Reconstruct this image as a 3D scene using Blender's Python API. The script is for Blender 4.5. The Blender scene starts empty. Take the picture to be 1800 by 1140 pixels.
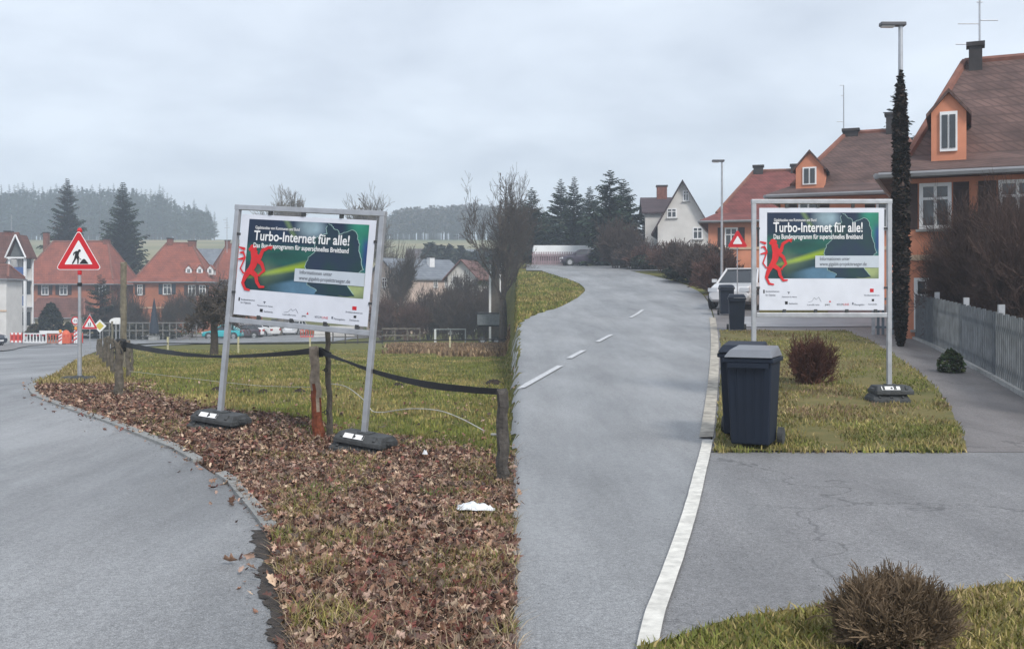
import bpy, math, random
import numpy as np
from mathutils import Vector, Matrix, noise as mnoise
random.seed(7); rng=np.random.default_rng(7)
S=bpy.context.scene; COL=S.collection; R=math.radians
# ---------------------------------------------------------------- camera
EYE=1.6; F=1800.0; HOR=525.0
cd=bpy.data.cameras.new('camera'); cam=bpy.data.objects.new('camera',cd); COL.objects.link(cam)
cam.location=(0,0,EYE); cam.rotation_euler=(R(90),0,0)
cd.sensor_width=36; cd.lens=36; cd.shift_y=-45/1800; cd.clip_end=4000; cd.clip_start=.1
S.camera=cam
# ---------------------------------------------------------------- world, sun, exposure
W=bpy.data.worlds.new("World"); S.world=W; W.use_nodes=True
nt=W.node_tree; nt.nodes.clear(); N=nt.nodes.new; LK=nt.links.new
SUN_EL=R(42); SUN_ROT=R(150)
sky=N('ShaderNodeTexSky'); sky.sky_type='NISHITA'; sky.sun_disc=False; sky.sun_elevation=SUN_EL; sky.sun_rotation=SUN_ROT
tc=N('ShaderNodeTexCoord'); sep=N('ShaderNodeSeparateXYZ'); LK(tc.outputs['Generated'],sep.inputs[0])
den=N('ShaderNodeMath'); den.operation='MAXIMUM'; den.inputs[1].default_value=0.0; LK(sep.outputs[2],den.inputs[0])
den2=N('ShaderNodeMath'); den2.operation='ADD'; den2.inputs[1].default_value=0.22; LK(den.outputs[0],den2.inputs[0])
dx=N('ShaderNodeMath'); dx.operation='DIVIDE'; LK(sep.outputs[0],dx.inputs[0]); LK(den2.outputs[0],dx.inputs[1])
dy=N('ShaderNodeMath'); dy.operation='DIVIDE'; LK(sep.outputs[1],dy.inputs[0]); LK(den2.outputs[0],dy.inputs[1])
cmb=N('ShaderNodeCombineXYZ'); LK(dx.outputs[0],cmb.inputs[0]); LK(dy.outputs[0],cmb.inputs[1])
cn=N('ShaderNodeTexNoise'); cn.inputs['Scale'].default_value=1.5; cn.inputs['Detail'].default_value=5; cn.inputs['Roughness'].default_value=.55; cn.inputs['Distortion'].default_value=.15
LK(cmb.outputs[0],cn.inputs['Vector'])
cr=N('ShaderNodeValToRGB'); cr.color_ramp.elements[0].position=.34; cr.color_ramp.elements[1].position=.66
cr.color_ramp.elements[0].color=(.47,.515,.59,1); cr.color_ramp.elements[1].color=(.67,.725,.80,1)
LK(cn.outputs['Fac'],cr.inputs[0])
sc=N('ShaderNodeVectorMath'); sc.operation='SCALE'; sc.inputs['Scale'].default_value=7.5; LK(cr.outputs[0],sc.inputs[0])
mx=N('ShaderNodeMixRGB'); mx.inputs[0].default_value=.93; LK(sky.outputs[0],mx.inputs[1]); LK(sc.outputs[0],mx.inputs[2])
bg=N('ShaderNodeBackground'); bg.inputs['Strength'].default_value=.1; LK(mx.outputs[0],bg.inputs[0])
wo=N('ShaderNodeOutputWorld'); LK(bg.outputs[0],wo.inputs[0])
sl=bpy.data.lights.new('sun','SUN'); sl.energy=1.5; sl.angle=R(14); sl.color=(1,.96,.9)
so=bpy.data.objects.new('sun',sl); COL.objects.link(so)
sd=Vector((math.sin(SUN_ROT)*math.cos(SUN_EL),math.cos(SUN_ROT)*math.cos(SUN_EL),math.sin(SUN_EL)))
so.rotation_euler=sd.to_track_quat('Z','Y').to_euler(); so.location=(0,0,60)
S.view_settings.view_transform='Standard'; S.view_settings.look='None'; S.view_settings.exposure=0.95; S.view_settings.gamma=1
# ---------------------------------------------------------------- projection + terrain helpers
def at(px,py,y): return Vector(((px-900)/F*y,y,EYE-(py-HOR)/F*y))
def interp(pts,v):
    if v<=pts[0][0]: return pts[0][1]
    for (a,b),(c,d) in zip(pts,pts[1:]):
        if v<=c: return b+(d-b)*(v-a)/(c-a)
    return pts[-1][1]
LP=[(0,0),(19,0),(30,-.35),(40,-.75),(58,-1.37),(82,-2.04),(95,-2.35),(110,-2.55),(135,-2.55),(165,-1.3),(220,4.5),(300,15.8),(400,25),(600,32),(1600,40)]
RP=[(0,0),(11,0),(13,.06),(28.6,.68),(40,1.3),(55,2.3),(70,3.5),(90,4.5),(130,7),(200,9),(300,15.8),(400,25),(600,32),(1600,40)]
def sm(a,b,x):
    t=min(1,max(0,(x-a)/(b-a))); return t*t*(3-2*t)
def prof(P,y): return (interp(P,y*.95)+interp(P,y)*2+interp(P,y*1.05))/4
def gz(x,y):
    y0=max(y,.5); u=x/y0
    l=prof(LP,y)
    l-=.15*sm(-3.3,-2.2,x)*sm(7,11,y)*(1-sm(22,40,y))
    wl=-.0075-(.035*sm(85,110,y))
    t=sm(wl,.0075,u)
    z=l if t==0 else l*(1-t)+prof(RP,y)*t
    if 3<y<400: z+=.03*mnoise.noise((x*.35,y*.35,0))*sm(18,30,y)
    return z
def ground(px,py):
    y=3.0; step=.05
    while y<700:
        p=at(px,py,y)
        if p.z<=gz(p.x,y): break
        y*=1.004
    lo=y/1.004; hi=y
    for _ in range(12):
        m=(lo+hi)/2; p=at(px,py,m)
        if p.z<=gz(p.x,m): hi=m
        else: lo=m
    return at(px,py,hi)
def onground(px,y): x=(px-900)/F*y; return Vector((x,y,gz(x,y)))
# ---------------------------------------------------------------- materials
MC={}
def M(name,col,rough=.7,var=.15,scale=6,bump=0,bscale=40,metal=0,spec=.4,vc=False,col2=None,kind=None,coat=0,trans=0,detail=6):
    if name in MC: return MC[name]
    m=bpy.data.materials.new(name); m.use_nodes=True; t=m.node_tree; b=t.nodes['Principled BSDF']
    b.inputs['Roughness'].default_value=rough; b.inputs['Metallic'].default_value=metal
    b.inputs['Specular IOR Level'].default_value=spec
    if coat: b.inputs['Coat Weight'].default_value=coat; b.inputs['Coat Roughness'].default_value=.08
    tcn=t.nodes.new('ShaderNodeTexCoord'); n=t.nodes.new('ShaderNodeTexNoise'); n.inputs['Scale'].default_value=scale; n.inputs['Detail'].default_value=detail
    t.links.new(tcn.outputs['Object'],n.inputs['Vector'])
    mr=t.nodes.new('ShaderNodeMapRange'); mr.inputs['From Min'].default_value=.3; mr.inputs['From Max'].default_value=.7
    t.links.new(n.outputs['Fac'],mr.inputs['Value'])
    if col2:
        mix=t.nodes.new('ShaderNodeMixRGB'); mix.inputs[1].default_value=(*col,1); mix.inputs[2].default_value=(*col2,1)
        t.links.new(mr.outputs[0],mix.inputs[0]); base=mix.outputs[0]
    else:
        mr.inputs['To Min'].default_value=1-var; mr.inputs['To Max'].default_value=1+var
        v=t.nodes.new('ShaderNodeVectorMath'); v.operation='SCALE'; t.links.new(mr.outputs[0],v.inputs['Scale'])
        if vc:
            a=t.nodes.new('ShaderNodeAttribute'); a.attribute_name='col'; t.links.new(a.outputs['Color'],v.inputs[0])
        else: v.inputs[0].default_value=col
        base=v.outputs[0]
    if kind=='tile':
        w=t.nodes.new('ShaderNodeTexBrick'); w.inputs['Scale'].default_value=1; w.inputs['Brick Width'].default_value=.22; w.inputs['Row Height'].default_value=.3
        w.inputs['Mortar Size'].default_value=.03; w.inputs['Color1'].default_value=(1,1,1,1); w.inputs['Color2'].default_value=(.72,.72,.76,1); w.inputs['Mortar'].default_value=(.55,.55,.55,1)
        mp=t.nodes.new('ShaderNodeMapping'); sp=t.nodes.new('ShaderNodeSeparateXYZ'); ad=t.nodes.new('ShaderNodeMath'); cb=t.nodes.new('ShaderNodeCombineXYZ')
        t.links.new(tcn.outputs['Object'],sp.inputs[0]); t.links.new(sp.outputs[0],ad.inputs[0]); t.links.new(sp.outputs[1],ad.inputs[1])
        t.links.new(ad.outputs[0],cb.inputs[0]); t.links.new(sp.outputs[2],cb.inputs[1]); t.links.new(cb.outputs[0],w.inputs['Vector'])
        mm=t.nodes.new('ShaderNodeMixRGB'); mm.blend_type='MULTIPLY'; mm.inputs[0].default_value=.8
        t.links.new(base,mm.inputs[1]); t.links.new(w.outputs['Color'],mm.inputs[2]); base=mm.outputs[0]
    t.links.new(base,b.inputs['Base Color'])
    if bump:
        n2=t.nodes.new('ShaderNodeTexNoise'); n2.inputs['Scale'].default_value=bscale; n2.inputs['Detail'].default_value=5
        t.links.new(tcn.outputs['Object'],n2.inputs['Vector'])
        bp=t.nodes.new('ShaderNodeBump'); bp.inputs['Strength'].default_value=bump; bp.inputs['Distance'].default_value=.02
        t.links.new(n2.outputs['Fac'],bp.inputs['Height']); t.links.new(bp.outputs[0],b.inputs['Normal'])
    MC[name]=m; return m
def asphalt(name,c1,c2,r1,r2,scale=.5,crack=True):
    m=bpy.data.materials.new(name); m.use_nodes=True; t=m.node_tree; b=t.nodes['Principled BSDF']; N=t.nodes.new; L=t.links.new
    tcn=N('ShaderNodeTexCoord')
    mp=N('ShaderNodeMapping'); mp.inputs['Scale'].default_value=(1,.35,1); L(tcn.outputs['Object'],mp.inputs[0])
    n=N('ShaderNodeTexNoise'); n.inputs['Scale'].default_value=scale; n.inputs['Detail'].default_value=8; n.inputs['Roughness'].default_value=.6; L(mp.outputs[0],n.inputs['Vector'])
    mr=N('ShaderNodeMapRange'); mr.inputs['From Min'].default_value=.36; mr.inputs['From Max'].default_value=.64; L(n.outputs['Fac'],mr.inputs['Value'])
    mix=N('ShaderNodeMixRGB'); mix.inputs[1].default_value=(*c1,1); mix.inputs[2].default_value=(*c2,1); L(mr.outputs[0],mix.inputs[0])
    g=N('ShaderNodeTexNoise'); g.inputs['Scale'].default_value=160; g.inputs['Detail'].default_value=3; L(tcn.outputs['Object'],g.inputs['Vector'])
    gm=N('ShaderNodeMapRange'); gm.inputs['From Min'].default_value=.3; gm.inputs['From Max'].default_value=.7; gm.inputs['To Min'].default_value=.45; gm.inputs['To Max'].default_value=1.55; L(g.outputs['Fac'],gm.inputs['Value'])
    v=N('ShaderNodeVectorMath'); v.operation='SCALE'; L(mix.outputs[0],v.inputs[0]); L(gm.outputs[0],v.inputs['Scale'])
    last=v.outputs[0]
    sp_=N('ShaderNodeTexNoise'); sp_.inputs['Scale'].default_value=38; sp_.inputs['Detail'].default_value=6; sp_.inputs['Roughness'].default_value=.75; L(tcn.outputs['Object'],sp_.inputs['Vector'])
    sm_=N('ShaderNodeMapRange'); sm_.inputs['From Min'].default_value=.35; sm_.inputs['From Max'].default_value=.65; sm_.inputs['To Min'].default_value=.72; sm_.inputs['To Max'].default_value=1.28; L(sp_.outputs['Fac'],sm_.inputs['Value'])
    ms=N('ShaderNodeMapping'); ms.inputs['Scale'].default_value=(1.5,.2,1); ms.inputs['Rotation'].default_value=(0,0,0); L(tcn.outputs['Object'],ms.inputs[0])
    ln=N('ShaderNodeTexNoise'); ln.inputs['Scale'].default_value=1; ln.inputs['Detail'].default_value=7; ln.inputs['Roughness'].default_value=.65; L(ms.outputs[0],ln.inputs['Vector'])
    lm_=N('ShaderNodeMapRange'); lm_.inputs['From Min'].default_value=.35; lm_.inputs['From Max'].default_value=.65; lm_.inputs['To Min'].default_value=.92; lm_.inputs['To Max'].default_value=1.08; L(ln.outputs['Fac'],lm_.inputs['Value'])
    mu=N('ShaderNodeMath'); mu.operation='MULTIPLY'; L(sm_.outputs[0],mu.inputs[0]); L(lm_.outputs[0],mu.inputs[1])
    v3=N('ShaderNodeVectorMath'); v3.operation='SCALE'; L(last,v3.inputs[0]); L(mu.outputs[0],v3.inputs['Scale']); last=v3.outputs[0]
    st=N('ShaderNodeTexVoronoi'); st.inputs['Scale'].default_value=3.2; L(tcn.outputs['Object'],st.inputs['Vector'])
    sd_=N('ShaderNodeMapRange'); sd_.inputs['From Min'].default_value=.02; sd_.inputs['From Max'].default_value=.06; sd_.inputs['To Min'].default_value=.5; L(st.outputs['Distance'],sd_.inputs['Value'])
    v4=N('ShaderNodeVectorMath'); v4.operation='SCALE'; L(last,v4.inputs[0]); L(sd_.outputs[0],v4.inputs['Scale']); last=v4.outputs[0]
    if crack:
        vo=N('ShaderNodeTexVoronoi'); vo.feature='DISTANCE_TO_EDGE'; vo.inputs['Scale'].default_value=.33
        dn=N('ShaderNodeTexNoise'); dn.inputs['Scale'].default_value=1.5; dn.inputs['Detail'].default_value=5; L(tcn.outputs['Object'],dn.inputs['Vector'])
        av=N('ShaderNodeVectorMath'); av.operation='ADD'; L(tcn.outputs['Object'],av.inputs[0]); L(dn.outputs['Color'],av.inputs[1]); L(av.outputs[0],vo.inputs['Vector'])
        lt=N('ShaderNodeMapRange'); lt.inputs['From Min'].default_value=0; lt.inputs['From Max'].default_value=.006; lt.inputs['To Min'].default_value=.55; L(vo.outputs['Distance'],lt.inputs['Value'])
        v2=N('ShaderNodeVectorMath'); v2.operation='SCALE'; L(last,v2.inputs[0]); L(lt.outputs[0],v2.inputs['Scale']); last=v2.outputs[0]
    L(last,b.inputs['Base Color'])
    rr=N('ShaderNodeMapRange'); rr.inputs['To Min'].default_value=r1; rr.inputs['To Max'].default_value=r2; rm_=N('ShaderNodeMath'); rm_.operation='MULTIPLY'; rm_.inputs[1].default_value=.85; L(ln.outputs['Fac'],rr.inputs['Value']); rr.inputs['From Min'].default_value=.35; rr.inputs['From Max'].default_value=.65; L(rr.outputs[0],b.inputs['Roughness'])
    b.inputs['Specular IOR Level'].default_value=.5
    bp=N('ShaderNodeBump'); bp.inputs['Strength'].default_value=.35; bp.inputs['Distance'].default_value=.006; L(g.outputs['Fac'],bp.inputs['Height']); L(bp.outputs[0],b.inputs['Normal'])
    MC[name]=m; return m
galv=M('galvanised',(.42,.43,.45),.45,.12,9,metal=.55,bump=.1,bscale=60)
white=M('white_paint',(.78,.78,.78),.5,.05,4)
panelw=M('panel_white',(.66,.68,.74),.45,.05,5)
redp=M('red_paint',(.55,.012,.02),.4,.06,5)
blackp=M('black_paint',(.012,.012,.014),.45,.1,5)
rubber=M('rubber',(.055,.058,.06),.8,.3,14,bump=.5,bscale=50)
wood=M('weathered_wood',(.11,.095,.075),.85,.4,14,bump=.6,bscale=30)
woodr=M('red_brown_wood',(.17,.045,.018),.8,.4,18,bump=.6,bscale=30)
woodp=M('pale_wood',(.30,.24,.18),.8,.3,16,bump=.5,bscale=30)
bark=M('bark',(.075,.058,.045),.9,.4,8,bump=.7,bscale=20)
barkl=M('bark_grey',(.16,.14,.12),.9,.3,8,bump=.5,bscale=20)
rooft=M('roof_orange_tiles',(.29,.085,.05),.8,.25,.9,kind='tile')
roofb=M('roof_brown_tiles',(.15,.062,.045),.8,.35,.8,kind='tile')
roofg=M('roof_slate',(.20,.22,.25),.6,.2,1.2,kind='tile')
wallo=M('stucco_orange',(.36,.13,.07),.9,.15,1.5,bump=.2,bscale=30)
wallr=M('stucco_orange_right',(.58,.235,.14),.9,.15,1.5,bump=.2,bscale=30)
wallw=M('stucco_white',(.62,.60,.57),.9,.1,1.2)
wallp=M('stucco_pink',(.55,.44,.38),.9,.12,1.2)
wallb=M('stucco_beige',(.45,.38,.27),.9,.12,1.2)
glass=M('window_glass',(.03,.035,.04),.1,.3,2,spec=.8)
shut=M('shutter_brown',(.045,.025,.022),.7,.2,5)
shutb=M('shutter_blue',(.03,.045,.065),.7,.2,5)
brick=M('chimney_brick',(.18,.07,.05),.9,.3,5)
darkroof=M('roof_dark',(.035,.03,.03),.8,.3,3)
leafm=M('foliage',(0,0,0),.75,.35,1.5,vc=True,spec=.2)
artm=M('print',(0,0,0),.5,.06,18,vc=True)
litter=M('leaf_litter',(0,0,0),.6,.35,30,vc=True,spec=.35)
grassm=M('grass_blades',(0,0,0),.7,.3,2,vc=True,spec=.2)
soil=M('soil',(.035,.022,.016),.95,.4,12,bump=.9,bscale=25)
concrete=M('concrete',(.30,.30,.29),.8,.2,8,bump=.3,bscale=60)
redw=M('barrier_red',(.60,.05,.03),.5,.1,4)
orangep=M('barrier_orange',(.65,.12,.05),.5,.12,4)
amber=M('amber_lens',(.75,.28,.02),.3,.1,4)
# ---------------------------------------------------------------- mesh builder
class MB:
    def __init__(s): s.v=[]; s.f=[]; s.m=[]; s.c=[]
    def add(s,vs,fs,mi=0,col=None):
        o=len(s.v); s.v+= [tuple(p) for p in vs]; s.f+=[tuple(i+o for i in f) for f in fs]; s.m+=[mi]*len(fs)
        s.c+=[col or (1,1,1)]*len(vs); return s
    def box(s,c,d,rot=None,mi=0,col=None):
        x,y,z=[k/2 for k in d]; P=[Vector(p) for p in ((-x,-y,-z),(x,-y,-z),(x,y,-z),(-x,y,-z),(-x,-y,z),(x,-y,z),(x,y,z),(-x,y,z))]
        if rot is not None: P=[rot@p for p in P]
        c=Vector(c); return s.add([p+c for p in P],[(0,3,2,1),(4,5,6,7),(0,1,5,4),(1,2,6,5),(2,3,7,6),(3,0,4,7)],mi,col)
    def tube(s,p0,p1,r0,r1=None,n=8,mi=0,caps=True,col=None):
        if r1 is None: r1=r0
        p0=Vector(p0);p1=Vector(p1);d=(p1-p0)
        if d.length<1e-6: return s
        d.normalize(); a=d.orthogonal().normalized(); b=d.cross(a)
        V=[p0+(a*math.cos(2*math.pi*i/n)+b*math.sin(2*math.pi*i/n))*r0 for i in range(n)]+[p1+(a*math.cos(2*math.pi*i/n)+b*math.sin(2*math.pi*i/n))*r1 for i in range(n)]
        Fs=[(i,(i+1)%n,n+(i+1)%n,n+i) for i in range(n)]
        if caps: Fs+=[tuple(range(n-1,-1,-1)),tuple(range(n,2*n))]
        return s.add(V,Fs,mi,col)
    def poly(s,pts,th=.002,mi=0,col=None,axis='y',off=0):
        # pts in the x-z plane, front face towards -y, thickness th
        n=len(pts); A=[(p[0],off,p[1]) for p in pts]; B=[(p[0],off+th,p[1]) for p in pts]
        return s.add(A+B,[tuple(range(n)),tuple(range(2*n-1,n-1,-1))]+[(i,(i+1)%n,n+(i+1)%n,n+i) for i in range(n)],mi,col)
    def lathe(s,prof,c=(0,0,0),n=16,mi=0,col=None):
        c=Vector(c);V=[];Fs=[]
        for r,z in prof:
            for i in range(n): V.append(c+Vector((r*math.cos(2*math.pi*i/n),r*math.sin(2*math.pi*i/n),z)))
        for k in range(len(prof)-1):
            for i in range(n): Fs.append((k*n+i,k*n+(i+1)%n,(k+1)*n+(i+1)%n,(k+1)*n+i))
        return s.add(V,Fs,mi,col)
    def build(s,name,mats,parent=None,smooth=False,bevel=0,loc=None):
        me=bpy.data.meshes.new(name); me.from_pydata(s.v,[],s.f); 
        if not isinstance(mats,(list,tuple)): mats=[mats]
        for m in mats: me.materials.append(m)
        me.polygons.foreach_set('material_index',s.m)
        a=me.color_attributes.new('col','FLOAT_COLOR','POINT')
        c=np.ones((len(s.v),4),dtype=np.float32); c[:,:3]=np.array(s.c,dtype=np.float32).reshape(-1,3); a.data.foreach_set('color',c.ravel())
        if smooth: me.polygons.foreach_set('use_smooth',[True]*len(s.f))
        me.update(); o=bpy.data.objects.new(name,me); COL.objects.link(o)
        if parent: o.parent=parent
        if loc: o.location=loc
        if bevel:
            b=o.modifiers.new('bevel','BEVEL'); b.width=bevel; b.segments=2; b.limit_method='ANGLE'
        return o
def npmesh(name,V,Fq,mat,C=None,k=4,parent=None,smooth=False):
    me=bpy.data.meshes.new(name); nv=len(V); nf=len(Fq)
    me.vertices.add(nv); me.vertices.foreach_set('co',np.asarray(V,dtype=np.float32).ravel())
    me.loops.add(nf*k); me.loops.foreach_set('vertex_index',np.asarray(Fq,dtype=np.int32).ravel())
    me.polygons.add(nf); me.polygons.foreach_set('loop_start',np.arange(0,nf*k,k,dtype=np.int32)); me.polygons.foreach_set('loop_total',np.full(nf,k,dtype=np.int32))
    me.materials.append(mat)
    a=me.color_attributes.new('col','FLOAT_COLOR','POINT'); c=np.ones((nv,4),dtype=np.float32)
    if C is not None: c[:,:3]=C
    a.data.foreach_set('color',c.ravel())
    me.update(calc_edges=True)
    if smooth: me.polygons.foreach_set('use_smooth',[True]*nf)
    o=bpy.data.objects.new(name,me); COL.objects.link(o)
    if parent: o.parent=parent
    return o
def tag(o,label,cat,group=None,kind=None):
    if label: o['label']=label
    if cat: o['category']=cat
    if group: o['group']=group
    if kind: o['kind']=kind
    return o
def thing(name,label,cat,loc=(0,0,0),rz=0,group=None):
    o=bpy.data.objects.new(name,None); COL.objects.link(o); o.empty_display_size=.2
    o.location=loc; o.rotation_euler=(0,0,rz); return tag(o,label,cat,group)
def copy_tree(o,parent=None):
    c=o.copy(); COL.objects.link(c); c.parent=parent
    for ch in list(KIDS(o)): copy_tree(ch,c)
    return c
def KIDS(o): return [k for k in bpy.data.objects if k.parent==o]
def dup(o,loc,rz=0,scale=1,label=None):
    c=copy_tree(o); c.location=loc; c.rotation_euler=(0,0,rz); c.scale=(scale,)*3 if not isinstance(scale,tuple) else scale
    if label: c['label']=label
    return c
def text_mesh(body,size,bold=0,align='LEFT'):
    cu=bpy.data.curves.new('t','FONT'); cu.body=body; cu.size=size; cu.offset=bold; cu.align_x=align; cu.resolution_u=3; cu.extrude=.0006
    o=bpy.data.objects.new('t',cu); COL.objects.link(o); dg=bpy.context.evaluated_depsgraph_get(); 
    me=bpy.data.meshes.new_from_object(o.evaluated_get(dg)); bpy.data.objects.remove(o); bpy.data.curves.remove(cu); return me
def text(name,body,size,x,z,y,mat,parent,bold=0,width=None,align='LEFT'):
    me=text_mesh(body,size,bold,align); me.materials.clear(); me.materials.append(mat)
    co=np.zeros(len(me.vertices)*3); me.vertices.foreach_get('co',co); co=co.reshape(-1,3)
    if width and align=='LEFT': co[:,0]*=width/max(1e-6,co[:,0].max())
    out=np.stack([co[:,0],-co[:,2],co[:,1]],1); me.vertices.foreach_set('co',out.ravel()); me.update()
    me.name=name; o=bpy.data.objects.new(name,me); COL.objects.link(o); o.parent=parent; o.location=(x,y,z); return o
# ---------------------------------------------------------------- ground sheet
def edge(rows):       # px of a border as a function of image row, by depth
    pts=sorted([(ground(px,r).y,px) for r,px in rows]); return lambda y: interp(pts,y)
KERB=[(1140,505),(1060,487),(1000,476),(935,466),(900,440),(870,415),(850,400),(820,352),(790,300),(766,240),(745,190),(725,130),(710,90),(700,66),(692,54),(684,50),(676,56),(668,80),(655,103),(640,124),(625,152),(618,172),(612,205)]
kerb_e=edge(KERB)
vside=edge([(1140,905),(800,905),(790,800),(770,700),(755,600),(745,480),(725,370),(705,300),(690,250),(675,215),(655,200),(640,190),(620,178)])
def make_ground():
    ys=[-6,-3,-1,.5]; y=1.2
    while y<1500: ys.append(y); y*=1.022 if y<120 else 1.05
    us=sorted(set([round(v,5) for v in list(np.linspace(-1.6,-.6,14))+list(np.linspace(-.6,-.02,150))+list(np.linspace(-.02,.02,33))+list(np.linspace(.02,.6,90))+list(np.linspace(.6,1.6,14))]))
    V=[];C=[];nx=len(us)
    for y in ys:
        for u in us:
            x=u*(abs(y)+ (5 if y<5 else 5*max(0,1-(y-5)/20)))
            V.append((x,y,gz(x,y)))
            # r: soil/leaf verge, g: hill fields
            px=900+F*x/max(y,.5); v=0
            if x<0 and 3<y<45:
                a=vside(y); v=1-sm(a-30,a+25,px+40*mnoise.noise((x*1.3,y*1.3,3)))
            if x<.3 and y<=3: v=1
            h=sm(150,210,y)
            C.append((v,h,0))
    Fq=[(j*nx+i,j*nx+i+1,(j+1)*nx+i+1,(j+1)*nx+i) for j in range(len(ys)-1) for i in range(nx-1)]
    m=bpy.data.materials.new('ground'); m.use_nodes=True; t=m.node_tree; b=t.nodes['Principled BSDF']; N=t.nodes.new; L=t.links.new
    tcn=N('ShaderNodeTexCoord'); at_=N('ShaderNodeAttribute'); at_.attribute_name='col'; sp=N('ShaderNodeSeparateColor'); L(at_.outputs['Color'],sp.inputs[0])
    def noi(s,d=6,r=.6,mp=None):
        n=N('ShaderNodeTexNoise'); n.inputs['Scale'].default_value=s; n.inputs['Detail'].default_value=d; n.inputs['Roughness'].default_value=r
        if mp:
            q=N('ShaderNodeMapping'); q.inputs['Scale'].default_value=mp; L(tcn.outputs['Object'],q.inputs[0]); L(q.outputs[0],n.inputs['Vector'])
        else: L(tcn.outputs['Object'],n.inputs['Vector'])
        r_=N('ShaderNodeMapRange'); r_.inputs['From Min'].default_value=.35; r_.inputs['From Max'].default_value=.65; L(n.outputs['Fac'],r_.inputs['Value']); return r_.outputs[0]
    def mixc(f,a,c):
        q=N('ShaderNodeMixRGB'); L(f,q.inputs[0])
        for k,s in ((1,a),(2,c)):
            if isinstance(s,tuple): q.inputs[k].default_value=(*s,1)
            else: L(s,q.inputs[k])
        return q.outputs[0]
    g=mixc(noi(.7),(.13,.135,.03),(.24,.20,.065)); g=mixc(noi(3,8,.7,(1,.6,1)),g,(.075,.085,.02))
    so_=mixc(noi(5,8,.7),(.035,.024,.018),(.10,.062,.042))
    hill=mixc(noi(.012,3,.5,(1,3,1)),(.12,.15,.07),(.30,.25,.13))
    c=mixc(sp.outputs[0],g,so_); c=mixc(sp.outputs[1],c,hill); L(c,b.inputs['Base Color']); b.inputs['Roughness'].default_value=.9; b.inputs['Specular IOR Level'].default_value=.15
    bn=N('ShaderNodeTexNoise'); bn.inputs['Scale'].default_value=14; bn.inputs['Detail'].default_value=8; L(tcn.outputs['Object'],bn.inputs['Vector'])
    bp=N('ShaderNodeBump'); bp.inputs['Strength'].default_value=.9; bp.inputs['Distance'].default_value=.05; L(bn.outputs['Fac'],bp.inputs['Height']); L(bp.outputs[0],b.inputs['Normal'])
    o=npmesh('ground',V,Fq,m,np.array(C),smooth=True); tag(o,None,None,kind='structure')
make_ground()
def sheet(name,fl,fr,y0,y1,mat,off=.01,nc=16,kind='structure',wob=0,grow=1.02):
    ys=[y0]; 
    while ys[-1]<y1: ys.append(min(y1,ys[-1]*grow))
    V=[]
    for y in ys:
        a=(fl(y)-900)/F*max(y,.8); b=(fr(y)-900)/F*max(y,.8)
        if wob: a+=wob*mnoise.noise((y*3,7,0)); b+=wob*mnoise.noise((y*3,1,0))
        for i in range(nc+1):
            x=a+(b-a)*i/nc; V.append((x,y,gz(x,y)+off+.0005*y))
    k=nc+1; Fq=[(j*k+i,j*k+i+1,(j+1)*k+i+1,(j+1)*k+i) for j in range(len(ys)-1) for i in range(nc)]
    o=npmesh(name,V,Fq,mat,smooth=True); tag(o,None,None,kind=kind); return o
asL=asphalt('asphalt_left',(.14,.142,.145),(.265,.267,.27),.56,.42,.4,crack=False)
asR=asphalt('asphalt_right',(.175,.177,.18),(.27,.272,.275),.53,.39,.6,crack=False)
asD=asphalt('asphalt_drive',(.165,.163,.165),(.225,.222,.224),.45,.65,.8)
asP=asphalt('asphalt_path',(.13,.118,.115),(.20,.185,.18),.5,.7,1.1)
# left road up to the far crossing
YF=ground(205,612).y
sheet('road',lambda y:-1100,kerb_e,1.3,YF,asL,.008,60)
# far crossing and parking, a wide strip
yA,yB=YF,ground(300,584).y
sheet('road',lambda y:-600,edge([(612,205),(606,330),(603,450),(601,585),(596,620),(590,700),(584,640)]),YF+.02,118,asL,.02,50)
# mud strip along the asphalt edge near the camera
sheet('dirt',lambda y:kerb_e(y)-24-22*mnoise.noise((y*3,0,0))-16*mnoise.noise((y*11,0,0))-9*mnoise.noise((y*31,0,0)),lambda y:kerb_e(y)+14,1.5,ground(466,935).y,M('mud',(.045,.036,.03),.8,.5,12,bump=.9,bscale=40,col2=None),.014,8,grow=1.003)
# left pavement, far left
sheet('pavement',lambda y:-500,edge([(622,-30),(617,20),(611,45),(606,95)]),ground(-30,622).y,ground(95,606).y,M('paving',(.2,.19,.185),.8,.2,2),.06,8)
# right-hand side
redge=[(1140,1150),(1000,1196),(900,1225),(800,1246),(775,1250),(700,1257),(650,1260),(600,1259),(560,1254),(530,1245),(510,1226),(495,1190),(485,1150),(477,1090)]
_rr=edge(redge)
def rroad(y): return sum(_rr(y*k) for k in (.9,.94,.97,1,1.03,1.06,1.1))/7
_gp=edge([(575,905),(570,918),(555,952),(540,987),(525,1016),(515,1030),(505,1032),(495,1010),(485,980),(479,950),(476,905)])
def gp(y): return sum(_gp(y*k) for k in (.92,.96,1,1.04,1.08))/5
yR=ground(1090,477).y
y570=ground(910,574).y
def rl(y):
    return 902+16*mnoise.noise((y*1.7,0,5))+9*mnoise.noise((y*7,0,5)) if y<y570 else gp(y)
sheet('road',rl,rroad,1.3,yR,asR,.008,40)
sheet('road',lambda y:925,lambda y:1250,yR+.02,yR+22,asR,.01,10)
# drive, footpath: everything right of the gutter
sheet('driveway',lambda y:rroad(y)+2,lambda y:2600,1.3,ground(1500,797).y-.02,asD,.012,40)
sheet('footpath',lambda y:rroad(y)+2,lambda y:2000,ground(1500,797).y,ground(1400,520).y,asP,.012,30)
ydr0,ydr1=ground(1400,577).y,ground(1400,558).y
sheet('path',lambda y:rroad(y)+40,lambda y:1560,ydr0,ydr1,M('pale_path',(.33,.33,.34),.6,.15,1),.03,8)
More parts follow.
